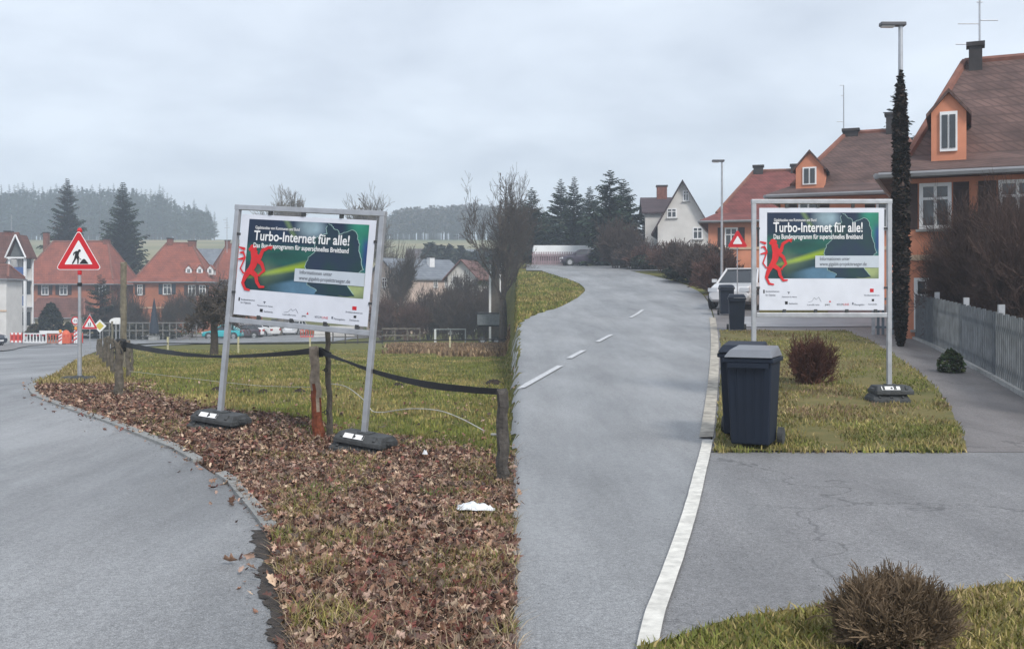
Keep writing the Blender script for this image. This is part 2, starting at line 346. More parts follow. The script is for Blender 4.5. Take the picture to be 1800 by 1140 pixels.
# pale gutter line (solid near, dirty farther on)
def stripf(name,rows,wr,mat,off,label=None):
    e=edge(rows); w=edge(wr); y0=ground(rows[0][1],rows[0][0]).y; y1=ground(rows[-1][1],rows[-1][0]).y
    return sheet(name,lambda y:e(y),lambda y:e(y)+w(y),y0,y1,mat,off,2)
paint=M('worn_white_paint',(.62,.60,.55),.7,.2,14,detail=8)
sheet('kerb',lambda y:rroad(y)-34*4.7/y,lambda y:rroad(y)+4,1.3,ground(1250,778).y,paint,.03,2,wob=.003)
yk=ground(1250,775).y
dashm=M('worn_kerb_stone',(.36,.33,.28),.8,.45,6,detail=8)
sheet('kerb',lambda y:rroad(y)-.13*F/y,lambda y:rroad(y)+4,yk+.1,ground(1258,560).y,dashm,.028,2)
# centre dashes
cl=[(760,770),(686,914),(662,955),(640,992),(622,1022),(600,1056),(575,1092),(550,1122),(530,1140)]
ce=edge(cl)
y=ground(916,690).y
for (r0,p0),(r1,p1) in [((684,916),(645,985)),((632,1000),(618,1026)),((603,1050),(590,1075)),((560,1108),(546,1130))]:
    a=ground(p0,r0);b=ground(p1,r1); d=(b-a);d.z=0;d.normalize(); n=Vector((d.y,-d.x,0))*.06
    mb=MB();k=6
    for i in range(k+1):
        p=a.lerp(b,i/k); 
        for q in (p-n,p+n): mb.v.append((q.x,q.y,gz(q.x,q.y)+.022+.0006*q.y)); mb.c.append((1,1,1))
    for i in range(k): mb.f.append((2*i,2*i+1,2*i+3,2*i+2)); mb.m.append(0)
    tag(mb.build('road_marking',M('road_paint',(.5,.51,.52),.6,.2,20)),None,None,kind='structure')
# grass islands as sheets
gsoil=M('turf_soil',(.10,.10,.028),.95,.4,3,bump=.9,bscale=20,col2=(.17,.135,.045))
isl=edge([(797,1700),(760,1690),(720,1668),(680,1640),(650,1604),(620,1560),(600,1528),(583,1485)])
y797=ground(1400,797).y; y583=ground(1400,583).y
sheet('grass_verge',lambda y:rroad(y)+8,isl,y797,y583,gsoil,.03,40,wob=.05)
sheet('grass_verge',lambda y:1335,lambda y:1455,ground(1400,555).y,ground(1400,532).y,gsoil,.04,10)
low=edge([(1145,1120),(1140,1168),(1110,1250),(1095,1300),(1075,1450),(1060,1600),(1030,1810),(1020,1900)])
ylo=ground(1800,1030).y
sheet('grass_verge',low,lambda y:2600,1.3,ylo+.2,gsoil,.035,30)
# ---------------------------------------------------------------- kerb stones of the left road
def kerb():
    m=M('kerb_concrete',(.25,.25,.24),.75,.2,8,bump=.3,bscale=70)
    y0=ground(466,935).y; pts=[]
    for r in np.linspace(935,672,220):
        pts.append(ground(interp([(q,p) for q,p in sorted(KERB)],r),r))
    # resample
    out=[pts[0]]
    for p in pts:
        if (p-out[-1]).length>.12: out.append(p)
    mb=MB(); k=0
    for i in range(len(out)-1):
        a,b=out[i],out[i+1]; d=(b-a); d.z=0; d.normalize(); n=Vector((-d.y,d.x,0))
        if i%8==7: bb=b-d*.012
        else: bb=b
        if 20<=i<=24 : continue
        h=.04
        aa=[a-n*.0,a-n*.14]; 
        V=[]
        for p in (a,bb):
            z=gz(p.x,p.y)
            for q,zz in ((p+n*.02,-.03),(p+n*.01,h),(p-n*.085,h+.012),(p-n*.085,-.03)): V.append((q.x,q.y,z+zz))
        mb.add(V,[(0,4,5,1),(1,5,6,2),(2,6,7,3),(0,1,2,3),(7,6,5,4)])
    tag(mb.build('kerb',m,smooth=False),None,None,kind='structure')
kerb()
# ---------------------------------------------------------------- leaves, grass
def litter_field():
    P=[];n=0
    Ls=[]
    while len(Ls)<46000:
        y=4.2+ (random.random()**1.1)*17; 
        px=random.uniform(40,905)+(random.expovariate(.12) if random.random()<.06 else 0); k=kerb_e(y)
        if px>925 or (px>880 and random.random()<(px-880)/50): continue
        if px<k+6: 
            if random.random()>.10*math.exp((px-k)/18) or px<k-90: continue
        v=vside(y)
        if px>v+20*random.gauss(0,1.0)+10: 
            if random.random()>.02: continue
        x=(px-900)/F*y
        dn=mnoise.noise((x*1.1,y*.9,5))
        if random.random()>.62+.8*dn: continue
        if y>17 and random.random()>.8: continue
        Ls.append((x,y))
    V=[];Fq=[];C=[]
    pal=[(.13,.065,.045),(.18,.095,.062),(.25,.15,.10),(.34,.22,.16),(.085,.042,.034),(.065,.045,.038),(.42,.31,.22),(.15,.05,.04),(.13,.09,.065),(.28,.19,.15)]
    wts=[5,5,4,3,5,4,2,3,3,3]
    for x,y in Ls:
        s=(.012+.030*random.random()**1.6)*(1.15 if y<7 else 1)*(.6 if px<k else 1); a=random.uniform(0,6.28); e=Matrix.Rotation(a,3,'Z')@Matrix.Rotation(random.gauss(0,.6),3,'X')@Matrix.Rotation(random.gauss(0,.55),3,'Y')
        c=random.uniform(-.5,.8)*s; w=random.uniform(.5,.85)
        j=random.uniform
        loc=[(-1.05,0,c*.6),(-.75,w*.35,c*.3),(-.45,w*j(.7,1),c),(0,w*j(.45,.7),c*.2),(.35,w*j(.8,1.15),c*.9),(.55,w*.4,0),(1.2,0,-c*.6),(.6,-w*.38,0),(.38,-w*j(.8,1.15),c),(0,-w*j(.45,.7),c*.2),(-.5,-w*j(.65,.95),c),(-.8,-w*.3,c*.3),(0,0,-c*.5)]
        z0=gz(x,y)+.012+(random.random()*.04 if px>k+6 else 0)
        o=len(V); col=random.choices(pal,wts)[0]; br=random.uniform(.7,1.45)*1.12
        for p in loc:
            q=e@Vector((p[0]*s,p[1]*s,p[2])); V.append((x+q.x,y+q.y,z0+q.z)); C.append([k*br for k in col])
        for i in range(12): Fq.append((o+12,o+i,o+(i+1)%12))
    o=npmesh('leaf_litter',V,Fq,litter,np.array(C),k=3); tag(o,'carpet of brown fallen leaves along the verge','leaves',kind='stuff')
litter_field()
def blades(name,pts,hmin,hmax,pal,label,width=.004,lean=.5,cat='grass'):
    n=len(pts); P=np.array(pts); h=rng.uniform(hmin,hmax,n); a=rng.uniform(0,6.28,n); la=rng.uniform(0,6.28,n); ln=rng.uniform(0,lean,n)*h
    w=width*rng.uniform(.7,1.6,n)*(1+P[:,1]*.06)
    dx=np.cos(a)*w; dy=np.sin(a)*w
    V=np.zeros((n,5,3)); 
    V[:,0]=P-np.stack([dx,dy,np.zeros(n)],1); V[:,1]=P+np.stack([dx,dy,np.zeros(n)],1)
    mid=P+np.stack([np.cos(la)*ln*.35,np.sin(la)*ln*.35,h*.6],1)
    V[:,2]=mid+np.stack([dx,dy,np.zeros(n)],1)*.7; V[:,3]=mid-np.stack([dx,dy,np.zeros(n)],1)*.7
    V[:,4]=P+np.stack([np.cos(la)*ln,np.sin(la)*ln,h],1)
    pal=np.array(pal); pn=np.array([mnoise.noise((p[0]*.55,p[1]*.4,4))+.6*mnoise.noise((p[0]*2.2,p[1]*1.6,8)) for p in pts]); idx=np.clip(((pn*.9+.5+rng.normal(0,.22,n))*len(pal)).astype(int),0,len(pal)-1); c=pal[idx]*rng.uniform(.7,1.3,(n,1))*(1+.35*np.array([mnoise.noise((p[0]*1.3,p[1],20)) for p in pts]))[:,None]; C=np.repeat(c,5,0)
    b=np.arange(n)*5
    Fq=np.concatenate([np.stack([b,b+1,b+2],1),np.stack([b,b+2,b+3],1),np.stack([b+3,b+2,b+4],1)])
    o=npmesh(name,V.reshape(-1,3),Fq,grassm,C,k=3); tag(o,label,cat,kind='stuff'); return o
GREEN=[(.15,.17,.04),(.21,.21,.055),(.11,.135,.035),(.26,.23,.08)]
YEL=[(.25,.21,.07),(.32,.26,.11),(.20,.17,.05),(.16,.15,.04),(.36,.28,.14)]
BRN=[(.26,.17,.10),(.20,.13,.08),(.32,.23,.14),(.14,.09,.05)]
def scatter(n,ymin,ymax,test,pw=1.0,off=0,pxr=(0,905)):
    out=[];tries=0
    while len(out)<n and tries<n*12:
        tries+=1
        t=random.random()**pw; y=ymin*(ymax/ymin)**t; px=random.uniform(*pxr)
        if not test(px,y): continue
        x=(px-900)/F*y; out.append((x,y,gz(x,y)+off))
    return out
def field_t(px,y):
    v=vside(y) if y<40 else 190
    if px<v-10+random.gauss(0,18): return False
    x=(px-900)/F*y
    return random.random()<.55+.9*mnoise.noise((x*.8,y*.5,9))
blades('grass',scatter(52000,9,62,field_t,.9,pxr=(100,898)),.03,.075,GREEN+YEL[:2],'short yellow-green grass of the paddock behind the sign')
def tuft_t(cx,freq):
    return lambda px,y: px>kerb_e(y)+8 and px<vside(y)+40 and mnoise.noise((((px-900)/F*y)*1.6+cx,y*1.6,2))>freq
blades('grass',scatter(8200,4.3,14,tuft_t(0,.14),1.2,pxr=(60,905)),.04,.12,GREEN+YEL*2+[(.10,.17,.03)],'green and straw tufts poking through the fallen leaves',lean=1.3,width=.0019)
blades('dead_stems',scatter(9000,4.3,18,lambda px,y: px>kerb_e(y)+2 and px<vside(y)+25,1.2,.02,pxr=(60,912)),.03,.10,[(.30,.22,.14),(.20,.14,.09),(.38,.30,.20),(.14,.09,.06)],'brown and straw dead stems lying among the fallen leaves',width=.0016,lean=2.4,cat='dead stems')
blades('dry_grass',scatter(11000,19,45,lambda px,y: kerb_e(y)+3<px<vside(y)+15,1,pxr=(60,300)),.05,.14,YEL+[(.34,.26,.13)],'straw-coloured dry grass around the roadworks sign',lean=1)
blades('dry_grass',scatter(12000,44,76,lambda px,y: px>(690 if y>50 else 770)+30*mnoise.noise((y,px*.01,0)),1,pxr=(660,896)),.12,.34,BRN,'tall brown dead grass at the far edge of the paddock',width=.012,lean=.6)
blades('grass',scatter(26000,y797-.10,y583,lambda px,y: rroad(y)+6+abs(random.gauss(0,4))<px<isl(y)+6-abs(random.gauss(0,8)) and random.random()<.75+1.6*mnoise.noise((px*.012,y*.8,6)),1.0,.02,(1255,1700)),.02,.075,GREEN+YEL+[(.22,.15,.09)],'patchy green and yellow grass on the island beside the bins',lean=1)
blades('grass',scatter(9000,4.3,ylo+.1,lambda px,y: px>low(y)+4,1,.02,(1100,1900)),.02,.065,GREEN[:2]+YEL*2+[(.24,.17,.10)],'low yellowish grass at the near edge of the driveway',lean=1.1)
blades('grass',scatter(7000,y570,yR-2,lambda px,y: 905<px<gp(y)-3,1,.0,(905,1036)),.05,.14,GREEN+YEL[:3],'grass bank on the inside of the road bend',width=.008)

def grit(name,label,test,n,ymin,ymax,pxr):
    P=scatter(n,ymin,ymax,test,1.1,.016,pxr); V=[];C=[];Fq=[]
    for x,y,z in P:
        r=random.uniform(.0015,.0055)*(1+y*.02); a=random.uniform(0,6.28); o=len(V); c=random.choice([(.03,.024,.02),(.06,.045,.035),(.12,.10,.08),(.05,.05,.05)])
        for k in range(3): V.append((x+r*math.cos(a+2.1*k)*random.uniform(.6,1.3),y+r*math.sin(a+2.1*k),z+.0005*y+.002))
        V.append((x,y,z+r*.8+.0005*y)); C+=[c]*4; Fq+=[(o,o+1,o+3),(o+1,o+2,o+3),(o+2,o,o+3)]
    tag(npmesh(name,V,Fq,litter,np.array(C),k=3),label,'grit',kind='stuff')
grit('grit','dark grit and leaf crumbs along the kerb of the left road',lambda px,y: random.random()<math.exp((px-kerb_e(y))/20) and px<kerb_e(y)+6,2600,4.4,22,(0,520))
grit('grit','scattered grit beside the pale edge line of the right road',lambda px,y: random.random()<.01+math.exp(-abs(px-rroad(y)+14)/12),1000,4.4,20,(930,1330))
grit('grit','crumbs of soil and stone strewn over the driveway',lambda px,y: px>rroad(y)+10 and random.random()<.25+.9*mnoise.noise((px*.006,y,2)),420,5,10.5,(1180,1800))
# ================================================================ THE TWO BIG INFORMATION BOARDS
def frame_from(BL,BR,TL):
    X=(BR-BL).normalized(); Zv=(TL-BL); Zv=(Zv-X*Zv.dot(X)).normalized(); Y=Zv.cross(X)
    m=Matrix((X,Y,Zv)).transposed().to_4x4(); m.translation=BL; return m
def foot_plates(root,x,yo,W=.72,D=.40,tilt=0,n=2,sticker=True,zb=0,ry=0):
    # stacked recycled-rubber foot plates: chamfered upper face, moulded recesses, carrying lugs
    for k in range(n):
        mb=MB(); h=.12; z0=zb+k*h; w=W/2; d=D/2; c=.07
        sx=(-.03,.02)[k%2]
        V=[]
        for zz,ww,dd in ((z0,w,d),(z0+.05,w,d),(z0+h,w-.03,d-c)):
            V+=[(x+sx-ww,yo-dd,zz),(x+sx+ww,yo-dd,zz),(x+sx+ww,yo+dd,zz),(x+sx-ww,yo+dd,zz)]
        Fc=[(3,2,1,0),(8,9,10,11)]
        for a in (0,4):
            for i in range(4): Fc.append((a+i,a+(i+1)%4,a+4+(i+1)%4,a+4+i))
        mb.add(V,Fc)
        # moulded end lugs and ribs standing proud of the chamfer
        ang=math.atan2(h-.05,c); rot=Matrix.Rotation(-0,3,'X')
        for s in (-1,1):
            mb.box((x+sx+s*(w-.10),yo-d+c*.55,z0+.093),(.035,c*1.0,.03),Matrix.Rotation(ang,3,'X'))
            mb.box((x+sx+s*(w-.25),yo-d+c*.55,z0+.093),(.02,c*1.0,.025),Matrix.Rotation(ang,3,'X'))
            mb.box((x+sx+s*(w-.015),yo,z0+.055),(.07,.13,.055))
        mb.box((x+sx,yo,z0+h+.006),(.16,.16,.016))
        o=mb.build('foot_plate',rubber,root,bevel=.008)
        o.rotation_euler=(0,ry,0)
        if k==n-1 and sticker:
            s=MB().box((0,0,0),(.26,.064,.004),Matrix.Rotation(ang,3,'X')); c3=Vector((x+sx-.06,yo-d+c*.5-.004,z0+.05+.035+.0065))
            so_=s.build('sticker',white,o); so_.location=c3
            e=MB().poly([(-.014,-.012),(0,-.016),(.014,-.012),(.014,.012),(-.014,.012)],.002)
            eo=e.build('sticker_emblem',blackp,None); eo.parent=o; eo.location=c3+Vector((.01,-.0045,.003)); eo.rotation_euler=(ang-R(90),0,0)
            # third level is the limit: the emblem sits beside the sticker on the plate
PAL={}
def picture_color(u,v):
    # u right, v up, 0..1 : abstract dark blue-green print with a yellow-green beam
    def mixc(a,b,t): return tuple(p+(q-p)*t for p,q in zip(a,b))
    c=mixc((.012,.03,.075),(.01,.055,.065),sm(.85,.3,v) if False else sm(.0,1,1-v))
    n=mnoise.noise((u*5,v*5,1)); st=mnoise.noise((u*2,(v-u*.25)*16,4))
    g=sm(.75,.58,v)*sm(.12,.4,v) if False else sm(.32,.45,v)*(1-sm(.58,.70,v))
    c=mixc(c,(.015,.16,.11),g*(.75+.4*st)*(1-sm(.62,.8,u)*.6))
    # beam running from lower left to mid right
    bc=.16+.46*u; bw=.03+.10*(u if u<.55 else .55)
    b=max(0,1-abs(v-bc)/bw)*(1-sm(.5,.62,u)); c=mixc(c,(.30,.42,.03),min(1,b*1.2)*(.6+.4*sm(.05,.3,u)))
    c=mixc(c,(.35,.45,.18),sm(.3,.0,abs(u-.18)+abs(v-.25))*.3)
    # pale blue lower part under the beam
    lo=(1-sm(.0,.06,v-(.02+.40*max(0,u-.12))))*sm(.15,.4,u)*(1-sm(.66,.72,u)) ; c=mixc(c,(.16,.33,.50),lo*(.45+.5*u))
    # light cloud patch top centre, green right, pale yellow patch lower right
    cl=max(0,1-math.hypot((u-.53)/.15,(v-.93)/.24)); c=mixc(c,(.30,.42,.48),min(1,cl*1.5))
    d=max(0,1-abs((u-.34)-(.95-v)*.35)/.035)*sm(.7,.8,v); c=mixc(c,(.20,.30,.12),d*.8)
    r=sm(.78,.92,u)*sm(.2,.5,v); c=mixc(c,(.025,.26,.17),r); 
    rb=sm(.93,.99,u)*sm(.3,.5,v)*(1-sm(.7,.9,v)); c=mixc(c,(.02,.07,.22),rb)
    y_=max(0,1-math.hypot((u-.93)/.16,(v-.14)/.24)); c=mixc(c,(.42,.50,.22),min(1,y_*1.4))
    e=sm(.0,.14,v)
    k=.78*(1+.35*n); return tuple(max(0,x*k) for x in c)
GER=[(.664,.99),(.70,.975),(.715,.93),(.76,.895),(.765,.85),(.79,.86),(.815,.88),(.84,.90),(.87,.92),(.908,.87),(.915,.80),(.94,.73),(.935,.64),(.955,.55),(.965,.46),(.985,.39),(.95,.34),(.90,.29),(.865,.24),(.867,.17),(.90,.09),(.93,.02),(.86,.012),(.80,.03),(.70,.015),(.607,.012),(.62,.07),(.58,.10),(.54,.125),(.525,.22),(.515,.325),(.513,.40),(.53,.51),(.58,.585),(.575,.68),(.565,.77),(.605,.81),(.67,.85),(.655,.92)]
def board(name,label,mtx,Wd,H,v0,v1,group,foots,leg_drop=(0,0),plow=.258):
    root=bpy.data.objects.new(name,None); COL.objects.link(root); root.matrix_world=mtx; tag(root,label,'sign',group)
    pw=.062
    for i,x in enumerate((0,Wd)):
        mb=MB().box((x,0,(H-leg_drop[i])/2),(pw,pw,H+leg_drop[i])); mb.build('post',galv,root,bevel=.006)
        root_leg=x
    MB().box((Wd/2,0,H+.006),(Wd+pw+.01,pw+.006,pw)).build('top_rail',galv,root,bevel=.006)
    MB().box((Wd/2,0,v0-.05),(Wd-pw-.004,pw-.004,.065)).build('bottom_rail',galv,root,bevel=.006)
    a=.075; x0,x1=a,Wd-a; z0,z1=v0+.02,v1
    PW,PH=x1-x0,z1-z0
    pn=MB().box(((x0+x1)/2,-.01,(z0+z1)/2),(PW,.012,PH)).build('panel',panelw,root,bevel=.002)
    # clamps that hold the panel in the frame
    for (cx,cz) in ((.22,1),(.47,1),(.75,1),(.2,0),(.45,0),(.7,0),(.93,0)):
        MB().box((x0+PW*cx,-.012,(z1+.03 if cz else z0-.012)),(.045,.035,.05)).build('clamp',rubber,root,bevel=.003)
    for (cz) in (.22,.8):
        for cx in (x0-.02,x1+.02): MB().box((cx,-.014,z0+PH*cz),(.05,.03,.03)).build('clamp',rubber,root,bevel=.003)
    yf=-.0165
    # picture
    px0,px1=x0+.062*PW,x0+.955*PW; pz0,pz1=z0+plow*PH,z0+.955*PH
    nx,nz=110,72; V=[];C=[]
    for j in range(nz+1):
        for i in range(nx+1): V.append((px0+(px1-px0)*i/nx,yf-.001,pz0+(pz1-pz0)*j/nz)); C.append(picture_color(i/nx,j/nz))
    k=nx+1; Fq=[(j*k+i,j*k+i+1,(j+1)*k+i+1,(j+1)*k+i) for j in range(nz) for i in range(nx)]
    pic=npmesh('picture',V,Fq,artm,np.array(C),parent=root)
    U=lambda u,v:(px0+(px1-px0)*u,pz0+(pz1-pz0)*v)
    rr=random.Random(3); G=[]
    for (a_,b_) in zip(GER,GER[1:]+GER[:1]):
        for t in (0,.33,.66):
            G.append(U(a_[0]+(b_[0]-a_[0])*t+rr.uniform(-.006,.006)*(t>0),a_[1]+(b_[1]-a_[1])*t+rr.uniform(-.008,.008)*(t>0)))
    ol=MB(); cx_=sum(p[0] for p in G)/len(G); cz_=sum(p[1] for p in G)/len(G)
    for p,q in zip(G,G[1:]+G[:1]): 
        if min(p[1],q[1])>pz0+.03*PH and max(p[1],q[1])<pz1-.01: ol.tube((p[0],yf-.0022,p[1]),(q[0],yf-.0022,q[1]),.0045,.0045,4)
    ol.build('map_outline',M('map_glow',(.30,.45,.42),.5,.2,9),pic)
    bm_=MB().poly(G,.001,off=yf-.0035,col=(.012,.024,.062)); bm_.build('country_map',M('map_navy',(.014,.028,.066),.5,.35,3,col2=(.012,.05,.045)),pic)
    ft=yf-.0055
    text('headline','Turbo-Internet für alle!',.135*PH,*U(.055,.705),ft,white,pic,bold=.0022*PH,width=(px1-px0)*.80)
    text('small_line','Gigabitausbau von Kommunen und Bund',.042*PH,*U(.06,.865),ft,white,pic,bold=.0005,width=(px1-px0)*.38)
    text('subline','Das Bundesprogramm für superschnelles Breitband',.066*PH,*U(.055,.60),ft,white,pic,bold=.0011*PH,width=(px1-px0)*.80)
    ax,az=U(.43,.165); bx,bz=U(1.0,.345)
    MB().box(((ax+bx)/2,ft-.001,(az+bz)/2),(bx-ax,.002,bz-az)).build('web_box',M('web_box',(.50,.55,.60),.5,.05,4),pic)
    ink=M('grey_ink',(.14,.15,.18),.6,.1,5)
    text('web_line','Informationen unter',.050*PH,*U(.47,.275),ft-.004,ink,pic,bold=.0004,width=(px1-px0)*.27)
    text('web_line','www.gigabit-projekttraeger.de',.050*PH,*U(.47,.195),ft-.004,ink,pic,bold=.0004,width=(px1-px0)*.42)
    # logo row
    L=lambda u,v:(x0+PW*u,z0+PH*v*plow/.30)
    def bar(u,v,w,h,m,nm='logo'): x,z=L(u,v); MB().box((x+w*PW/2,yf-.001,z+h*PH/2),(w*PW,.002,h*PH)).build(nm,m,pn)
    text('logo_text','Bundesministerium',.026*PH,*L(.05,.17),yf-.001,ink,pn,width=.11*PW); text('logo_text','für Digitales',.026*PH,*L(.05,.135),yf-.001,ink,pn,width=.08*PW)
    bar(.032,.16,.010,.035,blackp); 
    crest=MB(); cx,cz=L(.235,.165)
    for s in (-1,1): crest.poly([(cx,cz-.012),(cx+s*.022,cz+.014),(cx+s*.006,cz+.012)][::s],.001,off=yf-.001)
    crest.poly([(cx-.005,cz-.014),(cx+.005,cz-.014),(cx+.004,cz+.016),(cx-.004,cz+.016)],.001,off=yf-.0025); crest.build('logo',ink,pn)
    text('logo_text','Ministerium für Heimat',.020*PH,*L(.18,.12),yf-.001,ink,pn,width=.12*PW)
    ln=MB(); pts=[(.39,.075),(.42,.085),(.44,.12),(.455,.10),(.475,.125),(.495,.08)]
    for p,q in zip(pts,pts[1:]): a_,b_=L(*p),L(*q); ln.tube((a_[0],yf-.001,a_[1]),(b_[0],yf-.001,b_[1]),.002,.002,4)
    ln.build('logo',ink,pn); text('logo_text','Landkreis',.022*PH,*L(.38,.045),yf-.001,ink,pn,width=.10*PW)
    bar(.205,.055,.022,.03,blackp); text('logo_text','Stadtwerke',.026*PH,*L(.235,.055),yf-.001,ink,pn,width=.07*PW)
    tri=MB(); cx,cz=L(.565,.075); tri.poly([(cx-.016,cz),(cx+.016,cz),(cx,cz+.03)],.001,off=yf-.001); tri.build('logo',redp,pn); text('logo_text','pwc',.03*PH,*L(.525,.045),yf-.001,blackp,pn)
    text('logo_text','NETCOM',.030*PH,*L(.62,.045),yf-.001,ink,pn,width=.05*PW); text('logo_text','LINE',.030*PH,*L(.672,.045),yf-.001,redp,pn,width=.045*PW)
    bar(.742,.052,.012,.022,ink); text('logo_text','Planungsbüro',.026*PH,*L(.76,.045),yf-.001,ink,pn,width=.08*PW)
    bar(.885,.17,.030,.035,redp); text('logo_text','Breitbandzentrum',.022*PH,*L(.84,.135),yf-.001,ink,pn,width=.12*PW)
    bar(.90,.085,.018,.022,blackp); text('logo_text','Gemeinde',.022*PH,*L(.87,.05),yf-.001,ink,pn,width=.07*PW)
    # red heraldic lion that overlaps the left margin
    lion=MB(); cnt=[0]
    def U2(qx,qy): return (x0+PW*(qx-10)/1010*1.0, z1-PH*(qy-60)/720)   # helper grid
    def S_(pts,ws,n=10):
        for (p,q,a_,b_) in zip(pts,pts[1:],ws,ws[1:]):
            cnt[0]+=1; o_=yf-.004-.0003*cnt[0]
            P=Vector((p[0],p[1]));Q=Vector((q[0],q[1])); d=(Q-P); 
            if d.length<1e-6: continue
            d.normalize(); nn=Vector((-d.y,d.x)); A=[]
            th=[i*math.pi/n for i in range(n+1)]
            for t in th: A.append(P+(nn*math.cos(t)-d*math.sin(t))*a_)
            for t in th: A.append(Q+(-nn*math.cos(t)+d*math.sin(t))*b_)
            lion.poly([(v.x,v.y) for v in A],.0002,off=o_)
    def c5(x,y):  # coordinates on the print read off it: 0..1000 over the panel width, y down over its height
        return (x0+PW*x/1000, z1-PH*y/1000)
    k=PW/1000
    S_([c5(108,330),c5(118,352)],[22*k,22*k]); S_([c5(90,345),c5(128,330)],[12*k,13*k]); S_([c5(126,352),c5(146,366)],[9*k,4*k])
    S_([c5(118,370),c5(135,430),c5(125,500),c5(100,565)],[22*k,30*k,24*k,20*k])
    S_([c5(135,415),c5(172,420),c5(188,350),c5(235,315)],[18*k,14*k,12*k,9*k]); 
    for dq in ((262,302),(262,318),(255,334)): S_([c5(232,316),c5(*dq)],[6*k,3*k])
    S_([c5(150,440),c5(190,480),c5(212,545),c5(172,600)],[17*k,13*k,10*k,4*k])
    for dq in ((165,612),(184,606)): S_([c5(178,590),c5(*dq)],[5*k,2*k])
    S_([c5(98,560),c5(70,620),c5(55,680),c5(78,740),c5(112,748)],[20*k,16*k,11*k,9*k,6*k])
    S_([c5(110,560),c5(155,600),c5(165,660),c5(190,708),c5(222,706)],[20*k,15*k,12*k,9*k,6*k])
    S_([c5(95,575),c5(55,585),c5(28,540),c5(45,480),c5(60,430),c5(40,380),c5(15,385)],[6*k,5*k,5*k,5*k,5*k,8*k,4*k],6)
    S_([c5(45,345),c5(5,330)],[10*k,4*k]); S_([c5(50,440),c5(10,450)],[10*k,4*k])
    lion.build('red_lion',M('lion_red',(.62,.02,.025),.5,.1,6),pn)
    for i,x in enumerate(foots[0]): pass
    return root
BL=at(385,752,12.5); BR=at(638,790,11.7); TL=at(431,366,12.5)
m=frame_from(BL,BR,TL); Wd=(BR-BL).length; Hh=(TL-BL).length
b1=board('information_board','tilted white information board with red lion print leaning above the brown leaves','' or m,Wd,Hh,1.38,Hh-.075,'information boards on two metal posts',((),))
def plates_at(parent,world,rz,n,sticker=True,roll=0,W=.62):
    e_loc=parent.matrix_basis.inverted()@Matrix.LocRotScale(world,Matrix.Rotation(rz,3,'Z')@Matrix.Rotation(roll,3,'Y'),None)
    before=set(bpy.data.objects); foot_plates(parent,0,0,W=W,n=n,sticker=sticker)
    for o in set(bpy.data.objects)-before:
        if o.parent==parent: o.matrix_basis=e_loc@o.matrix_basis
bpy.context.view_layer.update()
rzb=math.atan2(BR.y-BL.y,BR.x-BL.x)
for P,ro in ((BL,R(5)),(BR,R(6))):
    z=gz(P.x,P.y); plates_at(b1,Vector((P.x,P.y,z-.015)),rzb,2,roll=ro)
# right board
BL2=onground(1325,14.5); BR2=onground(1563,14.5); zc=gz(BR2.x,BR2.y)
BL2.z=BR2.z=zc; TL2=at(1325,355,14.5)
H2=TL2.z-zc
m2=frame_from(BL2,BR2,TL2)
b2=board('information_board','upright blurred information board with red lion on the grass island behind the bins',m2,(BR2-BL2).length,H2,H2-1.55,H2-.085,'information boards on two metal posts',((),),plow=.31)
bpy.context.view_layer.update()
for P in (BL2,BR2): plates_at(b2,Vector((P.x,P.y,gz(P.x,P.y)+.02)),0,2,W=.52)
